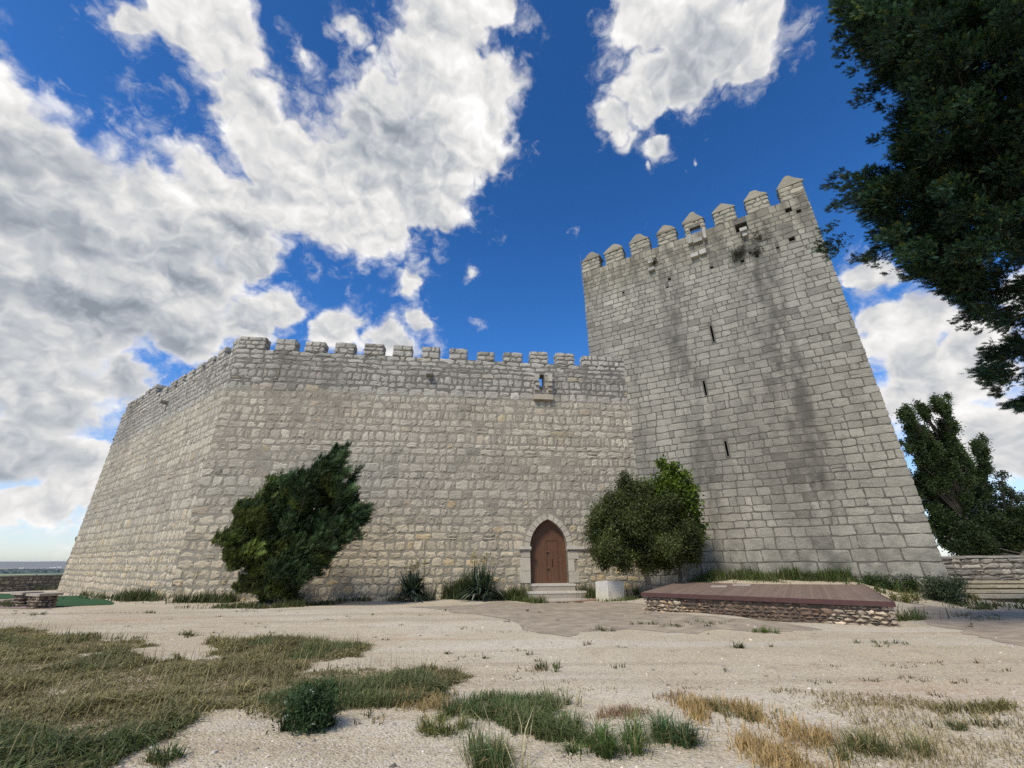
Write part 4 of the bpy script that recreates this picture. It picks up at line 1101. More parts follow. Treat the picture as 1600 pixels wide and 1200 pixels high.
for px, py, r, h, n, c, lab, dead in TUFTS:
    g = on_ground(px, py); r_ = r; mb = MB(); rng = np.random.default_rng(int(px * 7 + py))
    tuft(mb, g, r_ * .8, h * .78, int(n * 1.0), c, rng, .009, dead)
    if 'seed' in lab or 'wispy' in lab: tuft(mb, g, r_, h * 1.5, 50, (.35, .3, .18), rng, .01, 0, .9)
    nm = 'weed_bush' if 'bush' in lab else 'grass_clump'
    if 'flowers' in lab:
        Pq = g + np.column_stack([rng.normal(0, .10, 500), rng.normal(0, .10, 500), rng.uniform(.03, .33, 500)])
        scatter(mb, *LEAFS_FINE, Pq, rng.normal(0, 1, (500, 3)) + [0, 0, .8], rng.uniform(.05, .11, 500), greens(500, (.045, .078, .03), rng, .3), rng)
        scatter(mb, *LEAFS, g + np.array([[-.16, -.2, .16], [.05, -.15, .34], [-.2, -.16, .26], [.1, -.2, .1]]), rng.normal(0, 1, (4, 3)), np.full(4, .028), np.tile([.7, .7, .66], (4, 1)), rng)
    for q_ in (range(len(mb.C)) if nm == 'grass_clump' else ()): mb.C[q_] = mb.C[q_] * 1.35
    solo(nm, mb, M_GRASS, g, label=lab, cat='weed clump', group='weed clumps on the sand')

# ------------------------------------------------------------------ yuccas
def yucca(px, py, wid_px, stalks, label, seed):
    rng = np.random.default_rng(seed); b = by_wall(px, 1.1); dep = float((b - CAM) @ FWD); s = wid_px * dep / F / 2 * 1.45
    t = thing('yucca_plant', b, label, 'plant', 'yuccas by the wall')
    mb = MB(); n = 340
    az = rng.uniform(0, 6.28, n); el = 1.4 * rng.random(n) ** 1.35 - .1; L = s * rng.uniform(.8, 1.15, n)
    for a, e, l in zip(az, el, L):
        d0 = np.array([math.cos(a) * math.cos(e), math.sin(a) * math.cos(e), math.sin(e)]); sd = np.array([-math.sin(a), math.cos(a), 0])
        org = b + np.array([rng.normal(0, .12) * s, rng.normal(0, .12) * s, .26 * s + rng.uniform(-.08, .2) * s])
        pts = [org, org + d0 * l * .5, org + d0 * l - ZV * l * .18 * (1.2 - e)]; wv = [.04, .05, .0]
        cc = np.array([.05, .075, .045]) * math.exp(rng.normal(0, .3)) if rng.random() > .12 else np.array([.2, .22, .17])
        V = [pts[0] - sd * wv[0], pts[0] + sd * wv[0], pts[1] + sd * wv[1] - ZV * .0, pts[1] - sd * wv[1], pts[2]]
        mb.add(V, [[[0, 1, 2, 3]], [[3, 2, 4]]], cc)
    part('leaves', mb, M_LEAF, t)
    for sx, sy in stalks:
        top = at_depth(sx, sy, dep); rt = b + np.array([(top[0] - b[0]) * .8, rng.normal(0, .1), .5])
        mb = MB(); mid = (rt + top) / 2 + rng.normal(0, .03, 3); mb.tube([rt, mid, top], [.022, .018, .01], 6, (.16, .13, .07))
        m = 16; P = top + np.column_stack([rng.normal(0, .05, m), rng.normal(0, .05, m), -rng.random(m) * .4])
        scatter(mb, *LEAFS, P, rng.normal(0, 1, (m, 3)), np.full(m, .1), greens(m, (.55, .47, .28), rng, .2, (.2, .16, .08), .35), rng)
        part('flower_stalk', mb, M_LEAF, t)
yucca(647, 936, 50, [(634, 880), (643, 875), (650, 872), (653, 876), (664, 873), (646, 884)], 'yucca farther from the door with lower pale flower stalks', 91)
yucca(752, 930, 56, [(737, 866), (741, 862), (744, 868), (753, 871), (757, 868), (760, 864), (771, 870)], 'yucca nearer the door with taller pale flower stalks', 92)

# plants rooted in the tower masonry
for px, py, r, lab, sd in ((1021, 411, 8, 'small dry bush growing from the tower left of its barred window', 1), (1150, 398, 13, 'largest dry bush growing from the tower face below the square hole', 2), (1186, 372, 8, 'small dry bush beside the square hole of the tower', 3), (1183, 395, 5, 'tiny tuft on the tower below the square hole', 4)):
    s_, z_ = onT(px, py); c = T3(s_, z_, -.15); rng = np.random.default_rng(sd); R_ = r / 20.0
    cl = [(c + dT * rng.normal(0, .5) * R_ + ZV * rng.normal(0, .3) * R_, (R_ * .6, R_ * .45, R_ * .45)) for _ in range(6)]
    P, D = clump_cloud(cl, 240, rng, (0, 0, .4), .2); mb = MB()
    scatter(mb, *LEAFS_FINE, P, D, rng.uniform(.12, .25, len(P)), greens(len(P), (.045, .045, .022), rng, .3), rng)
    wp = thing('wall_plant', c, lab, 'plant', 'plants on the tower'); part('foliage', mb, M_LEAF, wp)
    ms = MB(); branch_tubes(ms, T3(s_, z_ - .1, .1), [q for q, _ in cl], .03, rng, (.14, .11, .08)); part('stem', ms, M_BARK, wp)

# ------------------------------------------------------------------ stage
rng = np.random.default_rng(97)
zt = STZ
fL = ST_L; fR = at_z(1394, 940, zt); bR = at_z(1348, 913.5, zt); bL = at_z(1060, 909.5, zt)
quad = [fL, fR, bR, bL]
ctr = sum(quad) / 4
ST = thing('stage', np.array([ctr[0], ctr[1], gz(ctr[0], ctr[1])]), 'low outdoor stage with reddish brown deck on dry stone walls before the tower', 'stage')
dS = fR - fL; LS = np.linalg.norm(dS); dS /= LS; nS = np.cross(dS, ZV)
mb = MB()
nb = 64                                                     # deck boards run front to back
def qd(u, v): return lerp(lerp(fL, fR, u), lerp(bL, bR, u), v)
for i in range(nb):
    u0, u1 = (i + .012) / nb, (i + .988) / nb; c = np.array([.225, .158, .115]) * rng.uniform(.88, 1.1)
    tp = [qd(u0, .01), qd(u1, .01), qd(u1, 1), qd(u0, 1)]; dn = [p - ZV * .045 for p in tp]
    mb.add(dn + tp, [[[0, 3, 2, 1], [4, 5, 6, 7], [0, 1, 5, 4], [1, 2, 6, 5], [2, 3, 7, 6], [3, 0, 4, 7]]], c)
part('deck', mb, M_WOOD, ST)
mb = MB()
for a, b in ((fL, fR), (fR, bR), (bR, bL), (bL, fL)):
    e = (b - a); le = np.linalg.norm(e); e = e / le; nn = np.cross(e, ZV)
    mb.box(a + nn * .003 - ZV * .13, e * le, nn * .05, ZV * .125, (.085, .040, .034))
part('edge_board', mb, M_PAINT, ST)
for (x0, y0, x1, y1) in ((1110, 915.2, 1135, 917.6), (1144, 913.2, 1172, 915.4)):
    mb = MB(); P4 = [at_z(x0, y1, zt + .006), at_z(x1, y1, zt + .006), at_z(x1 + 2, y0, zt + .006), at_z(x0 + 2, y0, zt + .006)]
    top = [p + ZV * .012 for p in P4]; mb.add(P4 + top, [[[0, 3, 2, 1], [4, 5, 6, 7], [0, 1, 5, 4], [1, 2, 6, 5], [2, 3, 7, 6], [3, 0, 4, 7]]], (.45, .38, .31)); part('deck_patch', mb, M_WOOD, ST, 'pale worn panel let into the deck')
mb = MB(); mc = MB()
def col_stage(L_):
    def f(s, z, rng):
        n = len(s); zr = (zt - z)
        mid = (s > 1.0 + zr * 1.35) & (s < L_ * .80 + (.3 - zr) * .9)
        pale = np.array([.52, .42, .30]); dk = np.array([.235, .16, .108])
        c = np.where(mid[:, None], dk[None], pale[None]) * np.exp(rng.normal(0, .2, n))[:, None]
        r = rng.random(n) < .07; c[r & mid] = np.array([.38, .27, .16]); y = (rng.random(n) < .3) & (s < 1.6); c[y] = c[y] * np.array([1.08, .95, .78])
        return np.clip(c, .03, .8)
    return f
for i, (a, b) in enumerate(((fL, fR), (fR, bR), (bR, bL), (bL, fL))):
    e = b - a; le = np.linalg.norm(e); e = e / le; nn = np.cross(e, ZV)
    z0 = min(gz(a[0], a[1]), gz(b[0], b[1])) - .2
    ins = .07; P0 = a - nn * ins
    rgs = np.random.default_rng(100 + i)
    zss = courses(z0, zt - .14, .085, .15, rgs)
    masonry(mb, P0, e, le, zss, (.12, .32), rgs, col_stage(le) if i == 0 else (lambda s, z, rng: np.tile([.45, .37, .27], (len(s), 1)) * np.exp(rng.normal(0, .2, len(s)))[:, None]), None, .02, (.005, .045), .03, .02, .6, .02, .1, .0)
    mc.box(P0 - ZV * 0 + np.array([0, 0, z0 - P0[2]]) + e * .14, e * (le - .28), -nn * .35, ZV * (zt - .15 - z0), (.15, .115, .085))
part('stone_base', mb, M_DRY, ST); part('rubble_core', mc, M_DRY, ST)

# ------------------------------------------------------------------ entrance steps and the white block
rng = np.random.default_rng(113)
_, sz0 = onF(868, 912)
g0 = gz(*(A0 + dF * DM + nF * 1.6)[:2]); 
SP = thing('entrance_steps', np.append((A0 + dF * DM + nF * .8)[:2], g0), 'three pale stone steps leading up to the arched door', 'steps')
edges = [(829, 897, 914.5), (820, 910, 922.0), (813, 919, 928.5)]
hs = []
ztop = DZ0 - .03
g1 = g0 - .1
zl = np.linspace(ztop, g0 + .12, 3)
for i, (x0, x1, yy) in enumerate(edges):
    a = onF(x0, yy)[0]; b = onF(x1, yy)[0]; dep = .45 + .42 * i
    mb = MB(); zt_ = zl[i]; nst = 3
    cutp = np.linspace(a, b, nst + 1)
    for q in range(nst):
        mb.box(P3(cutp[q] + .004, zt_ - .11, -dep - .03), dF * (cutp[q+1] - cutp[q] - .008), -nF * (.5 if i else dep + .45), ZV * .11, np.array([.57, .52, .43]) * rng.uniform(.92, 1.06))
    mb.box(P3(a + .05, g1 - .3, -dep), dF * (b - a - .1), -nF * dep, ZV * (zt_ - .115 - g1 + .3), (.36, .31, .24))
    part('step', mb, M_MARBLE, SP)
pv = MB()
a = onF(812, 933)[0]; b = onF(935, 933)[0]
pts = [(a, -1.5), (b, -1.5), (b + .2, -2.6), (a - .1, -2.6)]
sheet('brick_paving', [(814, 931), (928, 930), (938, 938), (826, 940)], M_FLAT, .02, (.30, .19, .135))
bb = by_wall(951, 3.2); DBk = float((bb - CAM) @ FWD)
wB = 33 * DBk / F; hB = 30 * DBk / F
import bmesh
bm = bmesh.new(); bmesh.ops.create_cube(bm, size=1)
for v in bm.verts: v.co = Vector((v.co.x * wB * (1 + .05 * v.co.z), v.co.y * wB * .9, (v.co.z + .5) * hB + (.03 if v.co.x > 0 else .0) * v.co.z * 2)) + Vector((random.uniform(-.03, .03), random.uniform(-.03, .03), random.uniform(-.02, .02)))
bmesh.ops.subdivide_edges(bm, edges=bm.edges[:], cuts=3, use_grid_fill=True)
for v in bm.verts: v.co += Vector((random.gauss(0, .008), random.gauss(0, .008), random.gauss(0, .006)))
bmesh.ops.bevel(bm, geom=[e for e in bm.edges if len(e.link_faces) == 2 and e.calc_face_angle() > .9], offset=.025, segments=1, affect='EDGES')
me = bpy.data.meshes.new('stone_block'); bm.to_mesh(me); bm.free()
at_ = me.color_attributes.new('col', 'FLOAT_COLOR', 'POINT')
for i, v in enumerate(me.vertices):
    t = min(1, max(0, 1 - v.co.z / hB * 1.4)); at_.data[i].color = (.60 - .03 * t, .575 - .06 * t, .51 - .16 * t, 1)
o = bpy.data.objects.new('stone_block', me); col.objects.link(o); o.location = (bb[0], bb[1], bb[2] - .06); o.rotation_euler = (rad(-3), rad(2), rad(27)); me.materials.append(M_MARBLE)
setp(o, 'rough white limestone block standing on the ground right of the door', 'stone block')

# ------------------------------------------------------------------ old paving, turf, benches
M_ASPH = plain_mat('worn_paving', .95, 0, 2.2, .3, .5)
sheet('pavement', [(640, 948), (700, 946), (780, 940), (830, 941), (935, 940), (1000, 944), (1003, 952), (1090, 962), (1150, 966), (1235, 975), (1290, 985), (1200, 988), (1120, 984), (1080, 990), (985, 984), (965, 985), (905, 988), (885, 994), (840, 990), (815, 982), (795, 970), (760, 962), (700, 955)], M_ASPH, .006, (.345, .28, .20), .14, .6)
sheet('pavement', [(1420, 950), (1500, 948), (1700, 948), (1700, 1010), (1600, 1010), (1560, 1003), (1500, 985), (1460, 978), (1435, 968)], M_ASPH, .006, (.345, .275, .195), .14, .6)
M_TURF = plain_mat('turf', .95, 0, 60, .35, .6)
for pl in ([(78, 932), (128, 931), (178, 942), (176, 945), (78, 949)], [(-60, 926), (20, 928), (23, 935), (-60, 940)]):
    sheet('lawn', pl, M_TURF, .02, (.028, .085, .026), .3, .1)
sheet('terrace_paving', [(22, 936), (45, 934), (80, 947), (80, 952), (20, 951), (-40, 950), (-40, 941)], M_FLAT, .012, (.30, .21, .18), .4, .05)
for (px, py, wpx, hpx, lab, sd) in ((35, 947, 26, 20, 'dry stone bench with slab top, left one on the paving', 1), (62, 950, 31, 21, 'dry stone bench with slab top, right one beside the green turf', 2)):
    b = on_ground(px, py); dep = float((b - CAM) @ FWD); w_ = wpx * dep / F; h_ = hpx * dep / F; rg = np.random.default_rng(sd)
    t = thing('stone_bench', b, lab, 'bench', 'stone benches')
    d_ = np.array([.93, -.36, 0]); nn = np.cross(d_, ZV); P0 = b - d_ * w_ / 2 + nn * w_ * .35
    zss = courses(b[2] - .15, b[2] + h_ - .1, .09, .16, rg); mb = MB()
    cf = lambda s, z, rng: np.tile([.30, .235, .175], (len(s), 1)) * np.exp(rng.normal(0, .25, len(s)))[:, None]
    for PP, de, le in ((P0, d_, w_), (P0 + d_ * w_, -nn, w_ * .7), (P0 + d_ * w_ - nn * w_ * .7, -d_, w_), (P0 - nn * w_ * .7, nn, w_ * .7)):
        masonry(mb, PP, de, le, zss, (.15, .4), rg, cf, None, .02, (.0, .05), .03, .02, .8, .01, .1, .0)
    q = P0 + d_ * .02 - nn * .02; mb.box(np.array([q[0], q[1], b[2] - .15]), d_ * (w_ - .04), -nn * (w_ * .7 - .04), ZV * (h_ + .04), (.1, .08, .06))
    part('base', mb, M_DRY, t)
    mb = MB(); q = P0 - d_ * .1 + nn * .1; mb.box(np.array([q[0], q[1], b[2] + h_ - .1]), d_ * (w_ + .2), -nn * (w_ * .7 + .2), ZV * .1, (.42, .36, .28)); part('slab', mb, M_DRY, t)

# ------------------------------------------------------------------ low perimeter walls
def low_wall(name, P0, d_, L, zb, ztop, label, cf, seed, ch=(.18, .3), wr=(.3, .8), th=.6):
    rg = np.random.default_rng(seed); nn = np.cross(d_, ZV)
    t = thing(name, P0 + d_ * L / 2, label, 'wall'); mb = MB()
    zss = courses(zb, ztop - .12, ch[0], ch[1], rg)
    masonry(mb, P0, d_, L, zss, wr, rg, cf, None, .04, (.01, .06), .03, .03, .8, .03, .1)
    q = P0.copy(); mb.box(np.array([q[0], q[1], zb]), d_ * L, -nn * th, ZV * (ztop - .12 - zb), (.16, .14, .11)); part('wall_facing', mb, M_DRY, t)
    mb = MB(); s = 0
    while s < L:
        w_ = rg.uniform(.7, 1.3); c = P0 + d_ * (s + .01) + nn * .08
        mb.box(np.array([c[0], c[1], ztop - .115 + rg.normal(0, .008)]), d_ * (w_ - .02), -nn * (th + .16), ZV * .115, np.array([.36, .33, .27]) * rg.uniform(.8, 1.15)); s += w_
    part('coping', mb, M_DRY, t)
pa = at_Y(92, 898, 44); pb = at_Y(-10, 899, 40)
d_ = pa - pb; d_[2] = 0; Lw = np.linalg.norm(d_); d_ /= Lw
P0 = pb - d_ * 22; P0[2] = 0
low_wall('perimeter_wall', P0, d_, Lw + 40, -2.2, .5 * (pa[2] + pb[2]), 'low brown stone perimeter wall at the far left with the plain behind', lambda s, z, rng: np.tile([.33, .27, .195], (len(s), 1)) * np.exp(rng.normal(0, .22, len(s)))[:, None], 5)
pa = at_Y(1480, 869, 25.0); pb = at_Y(1600, 867.5, 25.0)
d_ = pb - pa; d_[2] = 0; d_ /= np.linalg.norm(d_); P0 = pa - d_ * 1.0; P0[2] = 0
low_wall('perimeter_wall', P0, d_, 24, gz(pa[0], pa[1]) - .5, .5 * (pa[2] + pb[2]), 'low grey stone wall right of the tower beneath the trees', lambda s, z, rng: np.tile([.33, .30, .24], (len(s), 1)) * np.exp(rng.normal(0, .2, len(s)))[:, None], 6, (.22, .3), (.5, 1.2))
rg = np.random.default_rng(7)
for i, (yy, Yd, lab) in enumerate(((908.5, 24.0, 'highest'), (915.5, 22.9, 'second highest'), (923.5, 21.75, 'second lowest'), (931.5, 20.6, 'lowest'))):
    a = at_Y(1500 + 3 * i, yy, Yd); b = at_Y(1760, yy - 1, Yd); zt_ = .5 * (a[2] + b[2]); x = a[0]
    t = thing('terrace_step', ((a[0] + b[0]) / 2, Yd, zt_ - .2), lab + ' of the four long yellowish stone steps below the right hand low wall', 'step', 'long steps beside the tower')
    mb = MB(); mr = MB()
    while x < b[0]:
        w_ = rg.uniform(.9, 1.8); mb.box((x + .008, Yd - .05 + rg.normal(0, .02), zt_ - .085), (w_ - .016, 0, 0), (0, 1.3, 0), (0, 0, .085 + rg.normal(0, .008)), np.array([.47, .40, .27]) * rg.uniform(.8, 1.15))
        mr.box((x + .006, Yd + .03 + rg.normal(0, .01), zt_ - .6), (w_ - .012, 0, 0), (0, .9, 0), (0, 0, .51), np.array([.20, .155, .095]) * rg.uniform(.75, 1.15)); x += w_  # riser colour darkened to stand in for weak shade under the treads
    part('tread', mb, M_DRY, t); part('riser', mr, M_DRY, t)
# shrubs at the tower's right foot
for (pl, pbase, c, lab, sd, nm, sz) in (([(1375, 912, 12), (1400, 912, 13), (1425, 913, 12), (1360, 908, 8), (1445, 910, 9), (1412, 925, 8), (1385, 924, 8)], (1400, 926), (.045, .075, .018), 'low spreading green shrub at the foot of the tower behind the stage', 1, 'shrub', .2),
                                  ([(1460, 915, 12), (1480, 920, 13), (1470, 935, 12), (1495, 912, 9), (1488, 936, 9), (1455, 935, 9)], (1475, 946), (.075, .095, .045), 'grey green shrub at the right corner of the tower', 2, 'shrub', .2),
                                  ([(1395, 934, 6), (1415, 936, 7), (1430, 934, 6)], (1412, 942), (.15, .15, .03), 'yellow green low plant in front of the spreading shrub', 3, 'shrub', .15)):
    rg = np.random.default_rng(sd + 40); b = on_ground(*pbase); dep = float((b - CAM) @ FWD)
    cl = pxclumps(pl, dep + .5, .3, rg); cl = [(c_, r_ * np.array([1.25, 1, 1.0])) for c_, r_ in cl]; P, D = clump_cloud(cl, 1500, rg, (0, 0, .5), .2); mb = MB()
    scatter(mb, *LEAFS_FINE, P, D, rg.uniform(sz * .7, sz * 1.3, len(P)), greens(len(P), c, rg, .3), rg)
    solo(nm, mb, M_LEAF, b, label=lab, cat='shrub', group='shrubs at the tower foot')
# lightning rod at the tower's left corner
mb = MB(); s_, z_ = onT(908, 448); p = T3(-.12, z_, .1); t_ = T3(-.12, onT(908, 396)[1], .1); mb.tube([p, t_], [.014, .008], 6, (.12, .12, .12))
for q in (.2, .45): c = lerp(p, t_, q); mb.box(c - dT * .0 - nT * .02 - ZV * .03, dT * .15, -nT * .04, ZV * .03, (.12, .12, .12))
solo('lightning_rod', mb, M_METAL, p, label='thin metal rod fixed to the left top corner of the tower', cat='lightning rod')

# ------------------------------------------------------------------ gravel and stones
rng = np.random.default_rng(127)
octV = np.array([(1, 0, 0), (-.9, .1, 0), (0, 1, 0), (.1, -1, .05), (.1, .1, .7), (0, 0, -.6)], float); octF = [np.array([[0, 2, 4], [2, 1, 4], [1, 3, 4], [3, 0, 4], [2, 0, 5], [1, 2, 5], [3, 1, 5], [0, 3, 5]])]
n = 26000
yy = 4 + 15 * rng.random(n) ** 1.6; xx = rng.uniform(-1.15, 1.2, n) * (yy + 1)
P = np.column_stack([xx, yy, ground(xx, yy)]); S = np.exp(rng.normal(-4.85, .42, n)); S = np.where(rng.random(n) < .01, S * 2.2, S)
cc = np.tile([.42, .36, .285], (n, 1)) * np.exp(rng.normal(0, .3, n))[:, None]
mb = MB(); D = rng.normal(0, 1, (n, 3)) * [1, 1, .15]; scatter(mb, octV, octF, P, D, S, cc, rng)
m_ = 420; yy = 4.2 + 18 * rng.random(m_) ** 1.3; xx = rng.uniform(-1.1, 1.15, m_) * (yy + 1)
P = np.column_stack([xx, yy, ground(xx, yy)]); scatter(mb, octV * np.array([1, 1.3, .8]), octF, P, rng.normal(0, 1, (m_, 3)) * [1, 1, .2], rng.uniform(.014, .04, m_), np.tile([.40, .35, .28], (m_, 1)) * np.exp(rng.normal(0, .35, m_))[:, None], rng)
solo('gravel', mb, M_FLAT, kind='stuff', label='loose pale gravel strewn over the sandy forecourt', cat='gravel')
# ------------------------------------------------------------------ far country
def plain_material():
    m, nt = new_mat('farmland'); T = NT(nt)
    co = T.n('ShaderNodeTexCoord').outputs['Object']
    dist = T.vm('LENGTH', co).outputs['Value']
    mp = T.n('ShaderNodeMapping', i_Vector=co, i_Scale=(.0016, .0010, .001)).outputs[0]
    vor = T.n('ShaderNodeTexVoronoi', i_Vector=mp, i_Scale=1.0); sep = T.n('ShaderNodeSeparateColor', i_0=vor.outputs['Color'])
    c = T.mix(T.ramp(sep.outputs[0], .3, .6), (.42, .43, .15), (.26, .32, .10))
    c = T.mix(T.ramp(sep.outputs[1], .7, .72), c, (.45, .38, .24))
    nz = T.noise(mp, 1.4, 4, .6)
    dw = T.math('ADD', dist, T.math('MULTIPLY', nz, 900.0))
    c = T.mix(T.ramp(dw, 4600, 5000), c, (.05, .075, .04))
    c = T.mix(T.ramp(dw, 8600, 9600), c, (.24, .21, .15))
    bs = T.n('ShaderNodeBsdfPrincipled', i_Base_Color=c, i_Roughness=1.0); out = T.n('ShaderNodeOutputMaterial'); T.link(bs.outputs[0], out.inputs[0])
    return m
mb = MB(); rr = np.array([0, 200, 800, 2000, 4000, 8000, 12000, 15500]); na = 64; an = np.linspace(0, 2 * math.pi, na, endpoint=False)
V = [(r * math.cos(a), r * math.sin(a), -60.0) for r in rr[1:] for a in an]; nr = len(rr) - 1
Fq = [[i*na+q, (i+1)*na+q, (i+1)*na+(q+1) % na, i*na+(q+1) % na] for i in range(nr-1) for q in range(na)]
mb.add(V, [Fq]); solo('plain', mb, plain_material(), kind='structure')
mb = MB(); n = 240; an = np.linspace(rad(80), rad(175), n); h = 20 + 45 * fbm(an * 14, an * 0, 141)
R1, R2 = 12500, 15000
V = [(R1 * math.cos(a), R1 * math.sin(a), -60.5) for a in an] + [(R2 * math.cos(a), R2 * math.sin(a), z) for a, z in zip(an, h)] + [(R2 * 1.02 * math.cos(a), R2 * 1.02 * math.sin(a), -60.5) for a in an]
mb.add(V, [[[l*n+i+1, l*n+i, (l+1)*n+i, (l+1)*n+i+1] for l in range(2) for i in range(n-1)]], (.20, .19, .14)); solo('hills', mb, M_FLAT, kind='structure', smooth=True)
mb = MB(); rng = np.random.default_rng(151)
for _ in range(70):
    a = rng.uniform(rad(118), rad(142)); r = rng.normal(10400, 250); L_ = rng.uniform(20, 90); c = (r * math.cos(a), r * math.sin(a), -60.3)
    mb.box(c, (L_, 0, 0), (0, 20, 0), (0, 0, rng.uniform(8, 20)), np.array([.7, .68, .64]) * rng.uniform(.7, 1.1))
solo('village', mb, M_FLAT, kind='stuff', label='pale far village buildings on the plain below the horizon', cat='village')
mb = MB(); n = 900; a = rng.uniform(rad(112), rad(150), n); r = np.where(rng.random(n) < .06, rng.uniform(2700, 3600, n), rng.uniform(4700, 8500, n))
P = np.column_stack([r * np.cos(a), r * np.sin(a), np.full(n, -59.0)]); scatter(mb, octV, octF, P, np.tile([0, 1, 0.01], (n, 1)) + rng.normal(0, .3, (n, 3)) * [1, 1, 0], rng.uniform(7, 16, n), greens(n, (.04, .06, .03), rng, .2), rng)
solo('woods', mb, M_LEAF, kind='stuff', label='dark far woods and tree lines on the plain', cat='woods')
# haze over the plain
mb = MB(); mb.box((-16000, -16000, -62), (32000, 0, 0), (0, 32000, 0), (0, 0, 140))
m, nt = new_mat('haze_air'); T = NT(nt); pv = T.n('ShaderNodeVolumePrincipled'); pv.inputs['Color'].default_value = (.78, .87, 1, 1); pv.inputs['Density'].default_value = 2.0e-5
out = T.n('ShaderNodeOutputMaterial'); T.link(pv.outputs[0], out.inputs['Volume'])
HAZE = solo('haze', mb, m, kind='stuff', label='thin blue air over the plain', cat='haze')

# ------------------------------------------------------------------ sky and sun
SUN_EL, SUN_AZ = rad(50), rad(212)          # compass style: direction the light comes from, clockwise from +Y
sd = np.array([math.sin(SUN_AZ) * math.cos(SUN_EL), math.cos(SUN_AZ) * math.cos(SUN_EL), math.sin(SUN_EL)])
ld = bpy.data.lights.new('sun', 'SUN'); ld.energy = 2.0; ld.angle = rad(12); ld.color = (1, .93, .82)
lo_ = bpy.data.objects.new('sun', ld); col.objects.link(lo_); lo_.rotation_euler = Vector(tuple(sd)).to_track_quat('Z', 'Y').to_euler(); lo_.location = (0, 0, 60)

W = bpy.data.worlds.new('World'); scene.world = W; W.use_nodes = True
nt = W.node_tree; nt.nodes.clear(); T = NT(nt)
sky = T.n('ShaderNodeTexSky', sky_type='NISHITA', sun_disc=False); sky.sun_elevation = SUN_EL; sky.sun_rotation = SUN_AZ; sky.altitude = 800; sky.air_density = 1.0; sky.dust_density = .8; sky.ozone_density = 1.2
dvec = T.n('ShaderNodeTexCoord').outputs['Generated']
dn = T.vm('NORMALIZE', dvec).outputs[0]
BL = [(-40, 140, 112), (40, 225, 122), (0, 330, 175), (140, 320, 150), (120, 470, 160), (270, 420, 135), (320, 318, 108), (225, 285, 72), (385, 400, 50), (30, 530, 120), (300, 500, 90), (-60, 420, 200),
      (392, 170, 78), (440, 240, 110), (540, 275, 120), (600, 215, 95), (690, 120, 112), (745, 130, 72), (715, 205, 90), (650, 300, 90), (590, 355, 62), (690, 30, 90), (770, 10, 60), (335, 70, 62), (280, 20, 60), (205, 35, 45), (345, 10, 55), (690, 352, 26), (400, 330, 60),
      (450, 478, 55), (535, 520, 58), (400, 495, 62), (655, 510, 33), (745, 512, 24), (640, 440, 32), (735, 437, 18), (610, 545, 40),
      (100, 625, 115), (45, 700, 125), (150, 745, 95), (200, 595, 80), (30, 800, 55), (90, 795, 50), (20, 845, 26), (80, 838, 24), (120, 815, 30),
      (1000, 50, 78), (1080, 30, 115), (1160, 55, 85), (1200, 30, 48), (1010, 140, 72), (1085, 130, 72), (1165, 105, 62), (960, 185, 38), (1030, 222, 38), (1015, 255, 20), (985, 205, 30),
      (1380, 440, 50), (1450, 505, 78), (1385, 520, 60), (1520, 565, 105), (1450, 625, 90), (1560, 690, 125), (1600, 470, 70), (1500, 430, 40), (1430, 570, 70),
      (882, 368, 15), (993, 352, 10), (1068, 285, 9), (1103, 260, 10), (803, 215, 20), (470, 70, 28), (545, 45, 36), (580, 90, 20)]
warp = T.n('ShaderNodeTexNoise', i_Vector=dn, i_Scale=5.0, i_Detail=4.0)
wv = T.vm('SUBTRACT', warp.outputs['Color'], (.5, .5, .5)); wv2 = T.vm('SCALE', wv.outputs[0], scale=.13)
warp2 = T.n('ShaderNodeTexNoise', i_Vector=dn, i_Scale=21.0, i_Detail=5.0)
wv3 = T.vm('SCALE', T.vm('SUBTRACT', warp2.outputs['Color'], (.5, .5, .5)).outputs[0], scale=.06)
dw = T.vm('ADD', T.vm('ADD', dn, wv2.outputs[0]).outputs[0], wv3.outputs[0]).outputs[0]
cur = None
def nrm(v): return v / np.linalg.norm(v)
for px, py, r in BL:
    c = nrm(ray(px, py)); e = (np.linalg.norm(nrm(ray(px + r, py)) - c) + np.linalg.norm(nrm(ray(px, py + r)) - c)) / 2
    ds = T.vm('DISTANCE', dw, tuple(c)).outputs['Value']
    wt = 1.0 if r > 48 else (.85 if r > 30 else .6)
    v = T.math('MULTIPLY_ADD', ds, -1.0 / e * (1 if wt == 1 else .8), wt)
    cur = v if cur is None else T.math('SMOOTH_MAX', cur, v, .18)
# far banks of cloud outside the picture, so that the light from behind is broken too
zsep = T.n('ShaderNodeSeparateXYZ', i_0=dn)
# cloud structure gets flatter towards the horizon, as a layer seen edge-on does
mpb = T.vm('MULTIPLY', dn, (1, 1, 1.25)).outputs[0]
behind = T.ramp(zsep.outputs[1], .12, -.2)
bk = T.math('MULTIPLY_ADD', T.ramp(T.noise(mpb, 1.7, 3, .5), .46, .62), 1.2, -.7)
bk = T.math('MULTIPLY_ADD', behind, T.math('ADD', bk, 1.5), -1.5)
cur = T.math('MAXIMUM', cur, bk)
def billow(vec, octs):
    out = None
    for sc_, am in octs:
        q = T.math('MULTIPLY', T.math('ABSOLUTE', T.math('SUBTRACT', T.noise(vec, sc_, 0, .5), .5)), am)
        out = q if out is None else T.math('ADD', out, q)
    return out
wb = T.vm('ADD', mpb, T.vm('SCALE', T.vm('SUBTRACT', warp2.outputs['Color'], (.5, .5, .5)).outputs[0], scale=.05).outputs[0]).outputs[0]
sdir = tuple(float(q) * .030 for q in np.array([.35, -.1, .75]))
OCT = ((4.5, 1.0), (9.5, .62), (20, .36), (43, .2), (90, .11))
pf = billow(wb, OCT); pf2 = billow(T.vm('ADD', wb, sdir).outputs[0], OCT[:4])
